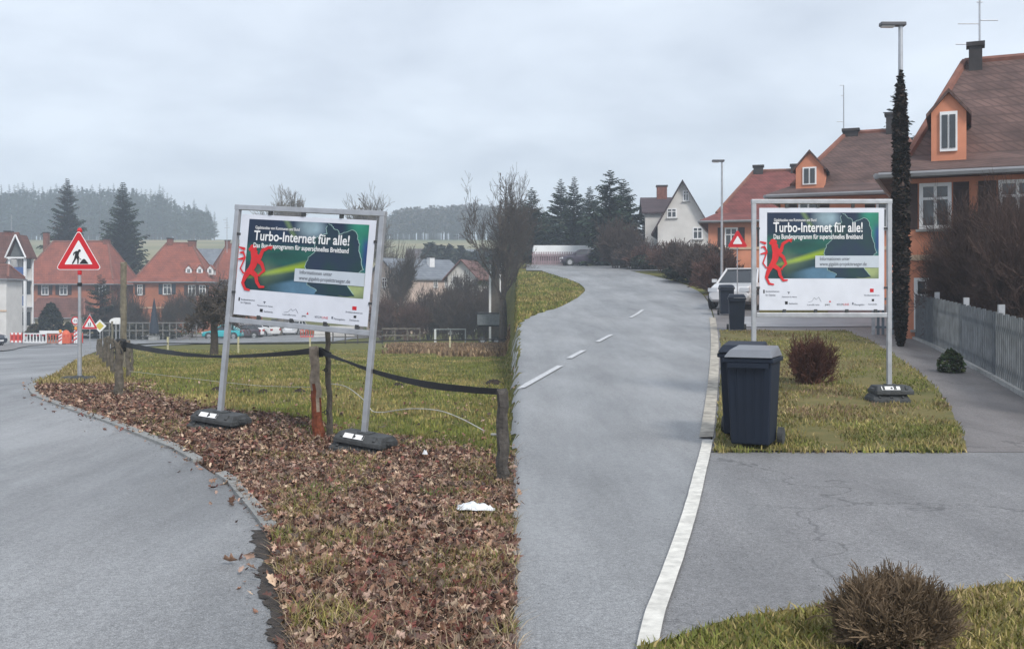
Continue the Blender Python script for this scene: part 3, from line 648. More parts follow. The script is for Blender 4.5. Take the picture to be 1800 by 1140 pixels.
# ================================================================ ROAD SIGNS
def tri(r,cz,rad=.06):
    out=[]
    for k in range(3):
        a=R(90+120*k); c=Vector((math.cos(a),math.sin(a)))*(r-2*rad)
        for j in range(-4,5):
            b=a+R(15*j); out.append((c.x+math.cos(b)*rad,cz+c.y+math.sin(b)*rad))
    return out
def warning_sign(name,label,loc,rz,side,height,picto,group,pole_r=.03,base=True):
    t=thing(name,label,'road sign',loc,rz,group)
    r=side/math.sqrt(3)*1.06; cz=height-r
    MB().tube((0,0,0),(0,0,height+.02),pole_r,pole_r,12).build('pole',galv,t,smooth=False)
    pl=MB().poly(tri(r,cz,.05),.004,off=-.045).build('plate',white,t)
    MB().poly(tri(r*.955,cz,.042),.003,off=-.0485).build('red_border',redp,pl)
    MB().poly(tri(r*.60,cz,.01),.003,off=-.052).build('white_field',white,pl)
    mb=MB(); o=-.0555; s=r*.6
    def S_(pts,ws):
        for i,(p,q,a_,b_) in enumerate(zip(pts,pts[1:],ws,ws[1:])):
            P=Vector(p)*s;Q=Vector(q)*s; P.y+=cz;Q.y+=cz; d=(Q-P).normalized(); n=Vector((-d.y,d.x))
            S_.k+=1; oo=o-.0003*S_.k
            A=[P+(n*math.cos(a)-d*math.sin(a))*a_*s for a in [j*math.pi/6 for j in range(7)]]+[Q+(-n*math.cos(a)+d*math.sin(a))*b_*s for a in [j*math.pi/6 for j in range(7)]]
            mb.poly([(v.x,v.y) for v in A],.0002,off=oo)
    S_.k=0
    if picto=='digger':
        S_([(.06,.34),(.061,.341)],[.085,.085])                       # head
        S_([(-.10,.22),(-.14,.02)],[.10,.08]); S_([(-.12,.24),(.0,.26)],[.09,.06]); S_([(-.26,.20),(-.30,.08)],[.04,.03]); S_([(-.16,.26),(-.27,.19)],[.05,.04])
        S_([(-.16,.0),(-.22,-.20),(-.36,-.44)],[.07,.055,.04]); S_([(-.10,.0),(-.02,-.2),(-.03,-.44)],[.07,.05,.04])
        S_([(.0,.25),(-.03,.05),(.02,-.06)],[.05,.04,.03]); S_([(-.12,.0),(.16,-.20)],[.018,.018])
        S_.k+=1; mb.poly([(x*s,z*s+cz) for x,z in ((.06,-.46),(.62,-.46),(.44,-.22),(.38,-.17),(.30,-.17),(.22,-.24))],.0002,off=o-.0003*S_.k)
    else:
        for cx,h in ((-.16,.30),(.14,.42)):
            S_([(cx,h*.55),(cx+.001,h*.55)],[.06,.06]); S_([(cx,h*.4),(cx,-.12)],[.07,.06]); S_([(cx,-.12),(cx-.10,-.40)],[.045,.03]); S_([(cx,-.12),(cx+.10,-.40)],[.045,.03]); S_([(cx,h*.3),(cx+.12,-.05)],[.035,.025])
    mb.build('pictogram',blackp,pl)
    for zz in (cz-r*.42,cz+r*.55) : MB().lathe([(pole_r+.012,zz-.03),(pole_r+.012,zz+.03)],n=12).box((0,-.03,zz),(.05,.03,.05)).build('clamp',galv,t)
    if base:
        MB().tube((0,0,.0),(0,0,height*.42),pole_r+.012,pole_r+.012,12).build('sleeve',galv,t)
        foot_plates(t,0,0,W=.62,n=1,sticker=False)
    return t
g=ground(140,672)
t=warning_sign('roadworks_sign','tall red triangle roadworks sign with digging worker on a portable pole',g+Vector((0,0,0)),0,.86,(672-403)/F*g.y,'digger','triangular warning signs')
MB().tube((0,0,0),(0,0,.0),.03,.03) 
MB().lathe([(.045,0),(.05,.03),(.03,.08),(.0,.09)],c=(0,0,(672-408)/F*g.y),n=12).build('pole_cap',redp,t)
MB().lathe([(.034,0),(.04,.02),(.04,.07),(.034,.09)],c=(0,0,(672-483)/F*g.y),n=12).build('red_collar',redp,t)
MB().lathe([(.046,0),(.046,.07)],c=(0,0,(672-503)/F*g.y),n=12).build('black_collar',blackp,t)
g=onground(158,57); warning_sign('warning_sign','small distant red triangle sign showing two walking figures',g,0,.9,(1.6-g.z)+(525-552)/F*57,'walkers','triangular warning signs',.03,False)
def plate_sign(name,label,cat,px,y,toprow,fn,group=None,pole_r=.03):
    g=onground(px,y); h=EYE-(toprow-HOR)/F*y-g.z; t=thing(name,label,cat,g,0,group); MB().tube((0,0,0),(0,0,h),pole_r,n=8).build('pole',galv,t); fn(t,h); return t
def diamond(t,h):
    s=.40; q=lambda r:[(0,h-s-r),(r,h-s),(0,h-s+r),(-r,h-s)]
    p=MB().poly(q(s),.006,off=-.05).build('plate',white,t); MB().poly(q(s*.62),.004,off=-.056).build('yellow_field',M('sign_yellow',(.60,.50,.08),.5,.05,3),p)
plate_sign('priority_road_sign','white diamond sign with a yellow centre standing beside the small triangle sign','road sign',176,62,561,diamond)
def circle_sign(t,h):
    r=.33; C=lambda r,n=28:[(r*math.cos(2*math.pi*i/n),h-.33+r*math.sin(2*math.pi*i/n)) for i in range(n)]
    p=MB().poly(C(r),.006,off=-.05).build('plate',redp,t); MB().poly(C(r*.72),.004,off=-.056).build('white_field',white,p)
    k=MB(); 
    for cx in (-.09,.06): k.box((cx,-.06,h-.33),(.05,.003,.20))
    k.build('pictogram',blackp,p)
plate_sign('prohibition_sign','round red-rimmed sign peeking out behind the roadworks pole','road sign',133,80,556,circle_sign)
# faint red and white sign behind the right-hand board
def tsm(t,h):
    p=MB().poly(tri(.42,h-.42,.05),.006,off=-.05).build('plate',redp,t); MB().poly(tri(.20,h-.42,.02),.004,off=-.056).build('white_field',white,p)
plate_sign('warning_sign','blurred red triangle sign left of the upright board, in front of the red house','road sign',1296,36,403,tsm,'triangular warning signs',.02)
# oval white sign on short stems
def oval(px,y):
    g=onground(px,y); t=thing('oval_sign','white oval arrow board on two thin stems behind the fence posts','sign',g,0)
    h=EYE-(565-HOR)/F*y-g.z; s=y/F
    C=[(13*s*math.cos(a),h+6.5*s*math.sin(a)*(1 if math.sin(a)>0 else .6)) for a in [2*math.pi*i/24 for i in range(24)]]
    MB().poly(C,.04,off=-.02).build('plate',white,t,bevel=.01)
    for x in (-2,5): MB().tube((x*s,0,0),(x*s,0,h),.022,n=8).build('stem',galv,t)
oval(206,36)
# ================================================================ CONSTRUCTION BARRIERS
def barrier(px0,px1,row,y,rows,colors,label,kind):
    s=y/F; g=onground((px0+px1)/2,y); z=EYE-(row-HOR)/F*y; w=(px1-px0)*s; h=rows*s
    t=thing('barrier_fence',label,'barrier',(g.x,y,gz(g.x,y)),0,'plastic barriers across the side road')
    a,b=colors
    if kind=='plate':
        MB().box((0,0,h*.55),(w,.05,h*.82)).build('board',a,t,bevel=.01)
        for i in range(3):
            for zz in (.88,.22): MB().box((-w/2+w*(i+.5)/3,-.028,h*zz),(w/5,.006,h*.17)).build('reflector',b,t)
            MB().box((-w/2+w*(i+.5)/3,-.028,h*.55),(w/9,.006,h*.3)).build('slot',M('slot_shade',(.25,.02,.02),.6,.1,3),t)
    else:
        mb=MB(); mb.box((0,0,h*.93),(w,.05,h*.1)); mb.box((0,0,h*.18),(w,.05,h*.1)); nb=int(max(5,w/.22))
        for i in range(nb): mb.box((-w/2+.04+(w-.08)*i/(nb-1),0,h*.53),(.08,.04,h*.66))
        mb.build('grille',a,t)
        for i in range(max(2,nb//2)): MB().box((-w/2+w*(i+.5)/max(2,nb//2),-.03,h*.80),(w/nb*.75,.01,h*.17)).build('reflector',b,t)
    for x in (-w/2+.1,w/2-.1): MB().box((x,0,.04),(.16,.5,.08)).build('foot',rubber,t)
    return t
dred=M('barrier_dark_red',(.30,.02,.03),.5,.1,4)
barrier(18,39,605,82,21,(redw,white),'leftmost barrier, red with two rows of white squares',  'plate')
barrier(41,82,606,82,20,(white,dred),'long white barrier grille with dark red dots','grille')
barrier(83,104,605,81,19,(M('barrier_brown',(.42,.15,.08),.6,.15,4),redw),'brownish orange barrier right of the white grille','grille')
barrier(110,123,605,80,19,(orangep,redw),'orange barrier behind the striped beacon','grille')
barrier(124,146,604,82,20,(redw,orangep),'rightmost red barrier behind the roadworks pole','grille')
def beacon(px,y,h,label):
    g=onground(px,y); t=thing('beacon',label,'beacon',g,0,'warning beacons with amber lamps')
    MB().box((0,0,h*.5),(.26,.04,h*.82)).build('blade',white,t,bevel=.01)
    for k in range(3):
        z=h*(.24+.24*k); MB().poly([(-.125,z),(.125,z+.16),(.125,z+.28),(-.125,z+.12)],.004,off=-.026).build('stripe',redp,t)
    MB().box((0,0,.05),(.7,.4,.1)).build('foot',rubber,t,bevel=.01)
    MB().lathe([(.0,0),(.10,.01),(.11,.12),(.09,.22),(0,.26)],c=(0,0,h*.93),n=12).build('lamp',amber,t)
beacon(106,78,1.02,'striped beacon blade with an amber lamp in front of orange barriers')
beacon(133,80,1.25,'beacon with amber lamp hidden partly by the roadworks pole')
mb=thing('plastic_barrel_cover','orange rounded sheet-covered heap between the beacons','cover',onground(116,82),0)
MB().lathe([(.42,0),(.40,.5),(.34,.85),(.18,1.08),(0,1.15)],n=14).build('cover',orangep,mb,smooth=True)
t=thing('white_board','long white board lying on top of the barriers','board',onground(90,84),0)
MB().box((0,0,.98),(1.9,.12,.22)).build('plank',white,t,bevel=.01)
for x in (-.8,.8): MB().box((x,0,.44),(.06,.06,.87)).build('leg',galv,t)
barrier(528,551,590,106,19,(redw,orangep),'red-orange barrier standing alone on the parking area under the board','grille')
# ================================================================ FENCES, POSTS, TAPE
def post(px,rowb,rowt,r,mat,label,lean=(0,0),name='fence_post',grp='old wooden fence posts',y=None,square=False,n=9):
    g=ground(px,rowb) if y is None else onground(px,y); y=g.y; h=(rowb-rowt)/F*y if y is not None else 1
    h=EYE-(rowt-HOR)/F*y-g.z
    mb=MB(); k=14; P0=Vector((0,0,-.1)); rr=random.Random(int(px*7))
    V=[]
    for i in range(k+1):
        t=i/k; c=Vector((lean[0]*t*h+rr.uniform(-.012,.012),lean[1]*t*h,-.1+t*(h+.1))); ra=r*(1.12-.2*t)*rr.uniform(.94,1.06)
        for j in range(n):
            a=2*math.pi*j/n; q=ra*(1+.08*math.sin(j*2.3+i)); V.append((c.x+q*math.cos(a),c.y+q*math.sin(a),c.z+(.03*math.sin(j*1.7) if i==k else 0)))
    mb.add(V,[(i*n+j,i*n+(j+1)%n,(i+1)*n+(j+1)%n,(i+1)*n+j) for i in range(k) for j in range(n)]+[tuple(range(k*n,k*n+n))])
    o=mb.build(name,mat); o.location=g; tag(o,label,'post',grp); return o
p2=post(561,770,612,.064,woodp,'thick pale fence post with red-brown base carrying the black tape',lean=(-.055,0))
p2.data.materials.append(woodr)
for p in p2.data.polygons:
    if p.center.z<.50+.16*math.sin(p.center.x*50+p.center.y*37): p.material_index=1
post(581,768,575,.035,wood,'thin dark stake leaning just behind the pale post',lean=(-.035,0))
for i in range(1): pass
post(209,697,600,.068,wood,'stout grey fence post at the verge where the tape begins')
post(217,640,462,.085,M('tall_post_wood',(.17,.15,.11),.85,.3,10,bump=.5),'very tall slender wooden pole rising above the fence posts',y=28)
post(884,852,688,.055,M('post_dark',(.07,.062,.055),.85,.4,14,bump=.6),'dark fence post at the right end of the black tape')
post(226,668,600,.045,wood,'leaning grey post just behind the stout post',lean=(-.04,.05))
post(232,652,606,.035,wood,'thin grey post at the back of the post cluster')
for i,(px,rb,rt,r) in enumerate([(197,660,596,.045),(190,650,592,.045),(184,641,594,.06),(178,634,596,.06),(172,627,597,.07)]):
    post(px,rb,rt,r,wood,['nearest','second','third','fourth','farthest'][i]+' post of the receding verge row beside the road',lean=(random.uniform(-.04,.04),0))
post(197,646,566,.03,M('stake_pale',(.20,.19,.15),.85,.3,10),'pale thin stake sticking up among the verge row')
def ribbon(pts,ws,name,label,mat,cat,th=.004):
    # pts world, smooth interpolation; band stands upright
    n=14; P=[];Wd_=[]
    for i in range(len(pts)-1):
        p0=pts[max(0,i-1)];p1=pts[i];p2=pts[i+1];p3=pts[min(len(pts)-1,i+2)]
        for k in range(n):
            t=k/n; P.append(.5*((2*p1)+(-p0+p2)*t+(2*p0-5*p1+4*p2-p3)*t*t+(-p0+3*p1-3*p2+p3)*t**3)); Wd_.append(ws[i]+(ws[i+1]-ws[i])*t)
    P.append(pts[-1]);Wd_.append(ws[-1]); mb=MB();V=[]
    for i,(p,w) in enumerate(zip(P,Wd_)):
        j=mnoise.noise((i*.23,0,3))*.004; up=Vector((0,.5*mnoise.noise((i*.05,5,0)),1)).normalized()*w/2
        V+= [p+up+Vector((0,-th,j)),p-up+Vector((0,-th,j)),p-up+Vector((0,th,j)),p+up+Vector((0,th,j))]
    m_=len(P); Fc=[(3,2,1,0),((m_-1)*4,(m_-1)*4+1,(m_-1)*4+2,(m_-1)*4+3)]
    for i in range(m_-1):
        for a in range(4): Fc.append((i*4+a,i*4+(a+1)%4,i*4+4+(a+1)%4,i*4+4+a))
    mb.add(V,Fc); o=mb.build(name,mat); tag(o,label,cat); return o
tapem=M('black_tape',(.016,.017,.019),.5,.3,6,bump=.2)
P1=Vector(at(212,604,16.8)); P2v=Vector(at(556,616,12.85)); P3v=Vector(at(884,689,9.75))
def mid(a,b,t,row,px): y=a.y+(b.y-a.y)*t; return at(px,row,y)
ribbon([P1,mid(P1,P2v,.25,618,290),mid(P1,P2v,.5,626,372),mid(P1,P2v,.75,624,460),P2v],[.09,.075,.04,.05,.085],'fence_tape','black plastic band sagging from the stout post to the pale post',tapem,'fence tape')
ribbon([P2v,mid(P2v,P3v,.2,634,606),mid(P2v,P3v,.42,657,672),mid(P2v,P3v,.7,677,760),P3v],[.085,.03,.055,.075,.06],'fence_tape','black plastic band dropping from the pale post to the dark right post',tapem,'fence tape')
t=thing('tape_wrap','bulky black tape bundle wrapped on top of the pale post','tape',P2v-Vector((0,0,.05)))
MB().lathe([(.085,-.03),(.092,.0),(.088,.07),(.07,.09)],n=10).build('wrap',tapem,t)
MB().box((.12,0,.05),(.16,.03,.02),Matrix.Rotation(.5,3,'Y')).build('loose_end',tapem,t)
t=thing('tape_wrap','untidy black tape and wire bundle on top of the stout post','tape',P1)
MB().lathe([(.085,-.13),(.10,-.02),(.095,.05),(.075,.08)],n=10).build('wrap',tapem,t)
for k in range(7):
    a=random.uniform(0,6.28); MB().tube((0,-.09,-.02*k),(.14*math.cos(a),-.1,.12*math.sin(a)-.05),.012,.008,5).build('loose_end',tapem,t)
def ins(x,y,z,lab):
    mb=MB(); n=16
    for i in range(n):
        a,b=2*math.pi*i/n,2*math.pi*(i+1)/n; mb.tube((.022*math.cos(a),0,.022*math.sin(a)),(.022*math.cos(b),0,.022*math.sin(b)),.006,.006,5)
    mb.tube((-.05,0,0),(-.02,0,0),.006,.006,5); o=mb.build('insulator_ring',blackp); o.location=(x,y,z); tag(o,lab,'insulator','ring insulators screwed into the pale post')
pg=ground(561,770)
for r_,l in ((650,'upper'),(724,'lower')):
    q=at(573,r_,pg.y-.02); ins(q.x,q.y,q.z,l+' black ring insulator on the right side of the pale post')
def wire(pts,r,name,label,mat,cat='wire',grp=None):
    mb=MB(); n=10; P=[]
    for i in range(len(pts)-1):
        p0=pts[max(0,i-1)];p1=pts[i];p2=pts[i+1];p3=pts[min(len(pts)-1,i+2)]
        for k in range(n):
            t=k/n; P.append(.5*((2*p1)+(-p0+p2)*t+(2*p0-5*p1+4*p2-p3)*t*t+(-p0+3*p1-3*p2+p3)*t**3))
    P.append(pts[-1]); r=r*(.7 if r<.01 else 1)
    for a,b in zip(P,P[1:]): mb.tube(a,b,r,r,5,caps=False)
    o=mb.build(name,mat); tag(o,label,cat,grp); return o
ropem=M('pale_rope',(.45,.44,.40),.8,.2,10)
wire([at(581,674,13.2),at(610,680,12.8),at(640,703,12.3),at(655,722,12.1),at(676,724,12.0)],.008,'fence_rope','loose pale rope curling down from the thin stake',ropem,'rope')
wire([at(676,724,12.0),at(720,718,11.6),at(770,721,11.2),at(810,735,10.9),at(850,756,10.6)],.008,'fence_rope','pale rope arching over the grass to the right of the board leg',ropem,'rope')
wire([at(228,652,16.8),at(330,664,15.8),at(450,677,14.5),at(555,680,13)],.005,'fence_rope','thin pale line stretched low across the paddock',ropem,'rope')
wire([at(864,763,10.2),at(884,764,9.8)],.012,'fence_rope','short grey line tied to the dark right post',ropem,'rope')
# distant paddock fence with black line and short pale stakes
stk=M('stake_cream',(.52,.48,.30),.7,.15,5)
for i,(px,rt,rb,l) in enumerate([(295,592,617,'leftmost pale stake of the far paddock line'),(419,592,617,'pale stake behind the left board leg'),(545,592,606,'pale stake below the poster'),(791,591,608,'pale stake before the brown grass')]):
    g=onground(px,52); h=EYE-(rt-HOR)/F*52-g.z
    o=MB().box((0,0,h/2-.05),(.09,.06,h+.1)).build('fence_stake',stk,bevel=.01); o.location=g; tag(o,l,'post','pale stakes of the far paddock line')
wire([at(225,606,40),at(295,603,52),at(419,604,52),at(545,603,52),at(660,600,52),at(791,597,52),at(893,596,52)],.035,'fence_band','black band running along the far side of the paddock',tapem,'fence tape')
wire([at(225,594,62),at(300,590,68),at(380,592,70),at(520,588,74),at(670,588,76)],.02,'fence_band','thin black line above the far paddock band',tapem,'fence tape')
# metal and timber rail fence in front of the hedge
def railfence(px0,px1,y,rt,rb,n,label,mat,rails=2,kind=None,r=.05):
    t=thing('rail_fence',label,'fence',onground(px0,y)); s=y/F; L=(px1-px0)*s; z0=gz(0,0); zb=t.location.z; 
    zt=EYE-(rt-HOR)/F*y-zb
    for k in range(rails): MB().box((L/2,-.01*k,zt*(1-.42*k)-.06),(L,.05,.10)).build('rail',mat,t)
    for i in range(n+1): MB().box((L*i/n,.06,zt/2-.1),(.10,.07,zt+.2)).build('post',mat,t)
    return t
railfence(585,672,84,580,602,4,'dark double rail fence right below the poster',M('fence_dark',(.10,.09,.085),.8,.3,5),3)
railfence(672,738,84,576,598,3,'weathered timber rail fence before the hedge',M('fence_timber',(.16,.14,.12),.8,.3,5),2)
railfence(766,818,84,577,598,2,'pale metal rail fence in front of the hedge',M('fence_metal',(.36,.37,.37),.5,.15,5,metal=.3),1)
o=MB().box((0,0,.55),(.17,.12,1.3)).build('gate_post',white,bevel=.02); o.location=onground(765,83); tag(o,'thick white gate post in front of the hedge','post')
railfence(180,345,98,566,585,14,'grey picket garden fence in front of the orange houses',M('fence_grey',(.17,.165,.155),.8,.3,4),2)
# molehills
mole=M('mole_soil',(.03,.021,.016),.95,.4,8,bump=1,bscale=15)
for i,(px,row,w,l) in enumerate([(382,684,34,'leftmost molehill, behind the left board leg'),(432,685,22,'low molehill right of the leftmost one'),(463,686,26,'molehill in the middle of the row'),(527,685,26,'molehill left of the pale post'),(526,736,34,'nearest molehill between the board legs'),(713,775,40,'molehill right of the right board leg'),(700,676,30,'flat molehill under the black tape'),(868,672,40,'wide dark molehill at the right edge under the tape'),(765,759,26,'small molehill in the right of the paddock')]):
    g=ground(px,row+3); r=w/2/F*g.y; mb=MB(); n=18; k=7; V=[(0,0,0)]
    V=[]
    for a in range(k+1):
        for b in range(n):
            q=a/k; th=2*math.pi*b/n; rr=r*q*(1+.25*mnoise.noise((math.cos(th)*2+i*9,math.sin(th)*2,1))); z=r*.42*(1-q*q)*(1+.5*mnoise.noise((math.cos(th)*q*6+i,math.sin(th)*q*6,2)))-.012*q
            V.append((rr*math.cos(th),rr*math.sin(th)*1.0,z))
    mb.add(V,[(a*n+b,a*n+(b+1)%n,(a+1)*n+(b+1)%n,(a+1)*n+b)[::-1] for a in range(k) for b in range(n)])
    o=mb.build('molehill',mole,smooth=False); o.location=g; tag(o,l,'molehill','molehills in the paddock')
# litter: white bag, white scraps, straw stakes
def bag(px,row,label,w,seed):
    g=ground(px,row); r=w/2/F*g.y; mb=MB(); n=22;m_=14;V=[]
    for j in range(m_+1):
        for i in range(n+1):
            u=i/n*2-1;v=j/m_*2-1; z=.045*(1-u*u)*(1-v*v)+.022*mnoise.noise((u*3+seed,v*3,0))+.012*mnoise.noise((u*9+seed,v*9,0))
            wv=.34*(1-.5*max(0,u))*(1+.3*mnoise.noise((u*3,seed,0)))
            V.append((u*r*(1+.06*math.sin(v*7)),v*r*wv*1.6-u*r*.25,max(.004,z)+.06))
    k=n+1; mb.add(V,[(j*k+i,j*k+i+1,(j+1)*k+i+1,(j+1)*k+i) for j in range(m_) for i in range(n)])
    o=mb.build('plastic_bag',M('thin_white_plastic',(.75,.77,.80),.35,.05,4),smooth=True); o.location=g; tag(o,label,'litter','white scraps of litter in the leaves')
    so=o.modifiers.new('s','SOLIDIFY'); so.thickness=.003
bag(836,908,'crumpled white plastic bag lying on the brown leaves',66,1)
bag(747,808,'tiny white scrap on the leaves right of the right foot plates',9,4)
# ================================================================ TREES AND SHRUBS
def conifer(h,r,levels,seed,pal,label,group=None,base=.06,per=8,sub=7,name='spruce_tree',wk=1.0):
    rr=random.Random(seed); t=thing(name,label,'tree',(0,0,0),0,group)
    MB().tube((0,0,-.3),(0,0,h*.97),h*.017,h*.002,8).build('trunk',bark,t)
    V=[];C=[];Fq=[]
    for i in range(levels):
        q=i/levels; z=h*(base+(1-base)*q**.92); R_=r*(1-q)**.8*(1+.22*rr.uniform(-1,1)+.14*math.sin(i*1.9))+.02*r
        for k in range(max(4,int(per*(1-q*.5)))):
            a=rr.uniform(0,6.283); L=R_*rr.uniform(.45,1.2); dr=rr.uniform(.12,.40)*(1-q*.9)
            ca,sa=math.cos(a),math.sin(a)
            for s in range(sub):
                f=(s+.6)/sub; zc=z-L*dr*f+L*.30*f*f; 
                wd=(L*.30*(1-f*.7)+.03*r)*wk; ln=L/sub*1.6
                c=Vector((ca*L*f,sa*L*f,zc)); pc=rr.choice(pal); br=rr.uniform(.6,1.35)
                for side in (-1,1):
                    o=len(V); 
                    d=Vector((ca,sa,0)); n=Vector((-sa,ca,0))*side
                    dz=-wd*rr.uniform(.25,.8)
                    V+= [c-d*ln*.4,c+d*ln*.6,c+d*ln*(.5+rr.uniform(0,.6))+n*wd*rr.uniform(.6,1.2)+Vector((0,0,dz))]
                    C+= [[x*br for x in pc]]*3; Fq.append((o,o+1,o+2))
    npmesh('crown',[tuple(v) for v in V],Fq,leafm,np.array(C),k=3,parent=t)
    return t
def branches(mb,p,d,L,r,depth,rr,spread,up=.15,minr=.006,kids=(2,4),n=4,twist=.25):
    segs=3 if depth>1 else 2; q=p.copy(); dd=d.copy(); 
    for i in range(segs):
        nd=(dd+Vector((rr.gauss(0,twist),rr.gauss(0,twist),rr.gauss(0,twist*.6)+up*.5))).normalized(); e=q+nd*(L/segs); r1=max(minr,r*(1-.28*(i+1)/segs))
        mb.tube(q,e,max(minr,r*(1-.28*i/segs)),r1,n if depth>1 else 3,caps=False)
        if depth>0 and (i>0 or rr.random()<.6):
            for _ in range(rr.randint(*kids)):
                ax=nd.orthogonal().normalized(); ax.rotate(Matrix.Rotation(rr.uniform(0,6.28),3,nd)); ch=nd.copy(); ch.rotate(Matrix.Rotation(spread*rr.uniform(.5,1.3),3,ax)); ch=(ch+Vector((0,0,up))).normalized()
                branches(mb,e if rr.random()<.6 else q.lerp(e,rr.random()),ch,L*rr.uniform(.5,.78),r1*.58,depth-1,rr,spread,up,minr,kids,n,twist)
        q=e;dd=nd
def bare_tree(label,loc,h,seed,r=None,trunk=.3,depth=4,spread=.6,mat=None,name='bare_tree',group=None,minr=.008,lean=(0,0),up=.15,kids=(2,3),nb=4,twist=.22,w=None):
    rr=random.Random(seed); t=thing(name,label,'tree',loc,0,group); mat=mat or barkl; r=r or h*.022
    mb=MB(); top=Vector((lean[0]*h*trunk,lean[1]*h*trunk,h*trunk)); mb.tube((0,0,-.3),top*.5+Vector((.03,0,0)),r*1.25,r,9,caps=False); mb.tube(top*.5+Vector((.03,0,0)),top,r,r*.85,9); mb.build('trunk',mat,t)
    mb=MB()
    for k in range(nb):
        a=6.283*k/nb+rr.uniform(-.4,.4); d=Vector((math.cos(a)*math.sin(spread),math.sin(a)*math.sin(spread),math.cos(spread))); 
        if k==0: d=Vector((rr.gauss(0,.15),rr.gauss(0,.15),1)).normalized()
        branches(mb,top-Vector((0,0,h*trunk*.12*k/nb)),d,h*(1-trunk)*rr.uniform(.42,.6),r*.62,depth,rr,spread,up,minr,kids,4,twist)
    # scale so that the top reaches h
    zt=max(v[2] for v in mb.v); k=(h-top.z)/max(.1,zt-top.z)
    mb.v=[(v[0],v[1],top.z+(v[2]-top.z)*k if v[2]>top.z else v[2]) for v in mb.v]
    if w:
        xs=sorted(abs(v[0]) for v in mb.v); ysr=sorted(abs(v[1]) for v in mb.v); kx=w/2/xs[int(len(xs)*.985)]; ky=w/2/ysr[int(len(ysr)*.985)]
        mb.v=[(v[0]*kx if abs(v[0])>r else v[0],v[1]*ky if abs(v[1])>r else v[1],v[2]) for v in mb.v]
    mb.build('crown',mat,t); return t
def bare_shrub(label,loc,w,h,seed,mat,stems=26,depth=2,group=None,name='bare_shrub',minr=.012,dome=True,kids=(2,3),pct=(.9985,.997)):
    rr=random.Random(seed); t=thing(name,label,'shrub',loc,0,group); mb=MB()
    for k in range(stems):
        a=rr.uniform(0,6.283); q=rr.random()**.5; p=Vector((math.cos(a)*q*w*.30,math.sin(a)*q*w*.22,0)); d=Vector((math.cos(a)*q*.7,math.sin(a)*q*.5,1)).normalized()
        branches(mb,p,d,h*rr.uniform(.5,.72)*(1-.3*q),.03*max(1,minr/.012)*.8,depth,rr,.5,.12,minr,kids,4,.25)
    zz=sorted(v[2] for v in mb.v); zt=zz[int(len(zz)*pct[0])]; xx=sorted(abs(v[0]) for v in mb.v); xt=xx[int(len(xx)*pct[1])]; mb.v=[(v[0]*w*.5/xt,v[1]*w*.5/xt,v[2]*h/zt) for v in mb.v]
    mb.build('twigs',mat,t); MB().lathe([(w*.03,-.1),(w*.025,h*.1)],n=8).build('base',mat,t); return t
def leafy(label,loc,w,h,seed,pal,n=2500,size=.09,name='evergreen_bush',group=None,shape='dome',cat='shrub',d=None):
    rr=random.Random(seed); t=thing(name,label,cat,loc,0,group); d=d or w; MB().tube((0,0,-.1),(0,0,h*.55),.05,.03,6).build('stem',bark,t)
    V=[];C=[];Fq=[]
    for k in range(n):
        a=rr.uniform(0,6.283); z=rr.random(); 
        if shape=='dome': R_=math.sqrt(max(0,1-(z*1.0)**2.2))*(.82+.18*math.sin(z*3)) 
        elif shape=='cone': R_=(1-z)**.85*.98+.02
        else: R_=(1-abs(z*2-1)**3)**.5
        lump=1+.22*mnoise.noise((math.cos(a)*2+seed,math.sin(a)*2,z*4))
        q=rr.random()**.28*R_*lump; c=Vector((math.cos(a)*q*w/2,math.sin(a)*q*d/2,z*h*(1+.06*rr.uniform(-1,1))+.02))
        pc=rr.choice(pal); br=rr.uniform(.55,1.4)*(1+.4*mnoise.noise((c.x*1.5/w*4,c.y*4/w,c.z*4/h)))
        o=len(V)
        nrm=Matrix.Rotation(rr.uniform(0,6.28),3,'Z')@Matrix.Rotation(rr.uniform(-1.3,1.3),3,'X')
        s=size*rr.uniform(.6,1.3)
        for p in ((-1,-.5,0),(1,-.4,0),(.2,1.1,.1)): V.append(tuple(c+nrm@(Vector(p)*s)))
        C+= [[x*br for x in pc]]*3; Fq.append((o,o+1,o+2))
    npmesh('crown',V,Fq,leafm,np.array(C),k=3,parent=t); return t
SPR=[(.018,.035,.022),(.026,.045,.026),(.035,.055,.03),(.03,.035,.022)]
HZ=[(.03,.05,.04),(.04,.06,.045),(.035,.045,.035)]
DK=[(.015,.022,.012),(.022,.03,.016),(.03,.034,.02)]
def hgt(row,y,z): return EYE-(row-HOR)/F*y-z
def tree_at(px,y,rowtop): g=onground(px,y); return g,hgt(rowtop,y,g.z)
g,h=tree_at(118,152,311); t=conifer(h,4.1,66,1,SPR+[(.07,.035,.02)],'dark spruce behind the orange roof, left of its twin','pair of tall spruces behind the orange houses',base=.10,per=17,sub=9,wk=1.1); t.location=g
g,h=tree_at(216,146,318); t=conifer(h,4.5,66,2,SPR,'dark spruce rising right of the roadworks sign, between two roofs','pair of tall spruces behind the orange houses',base=.06,per=17,sub=9,wk=1.1); t.location=g
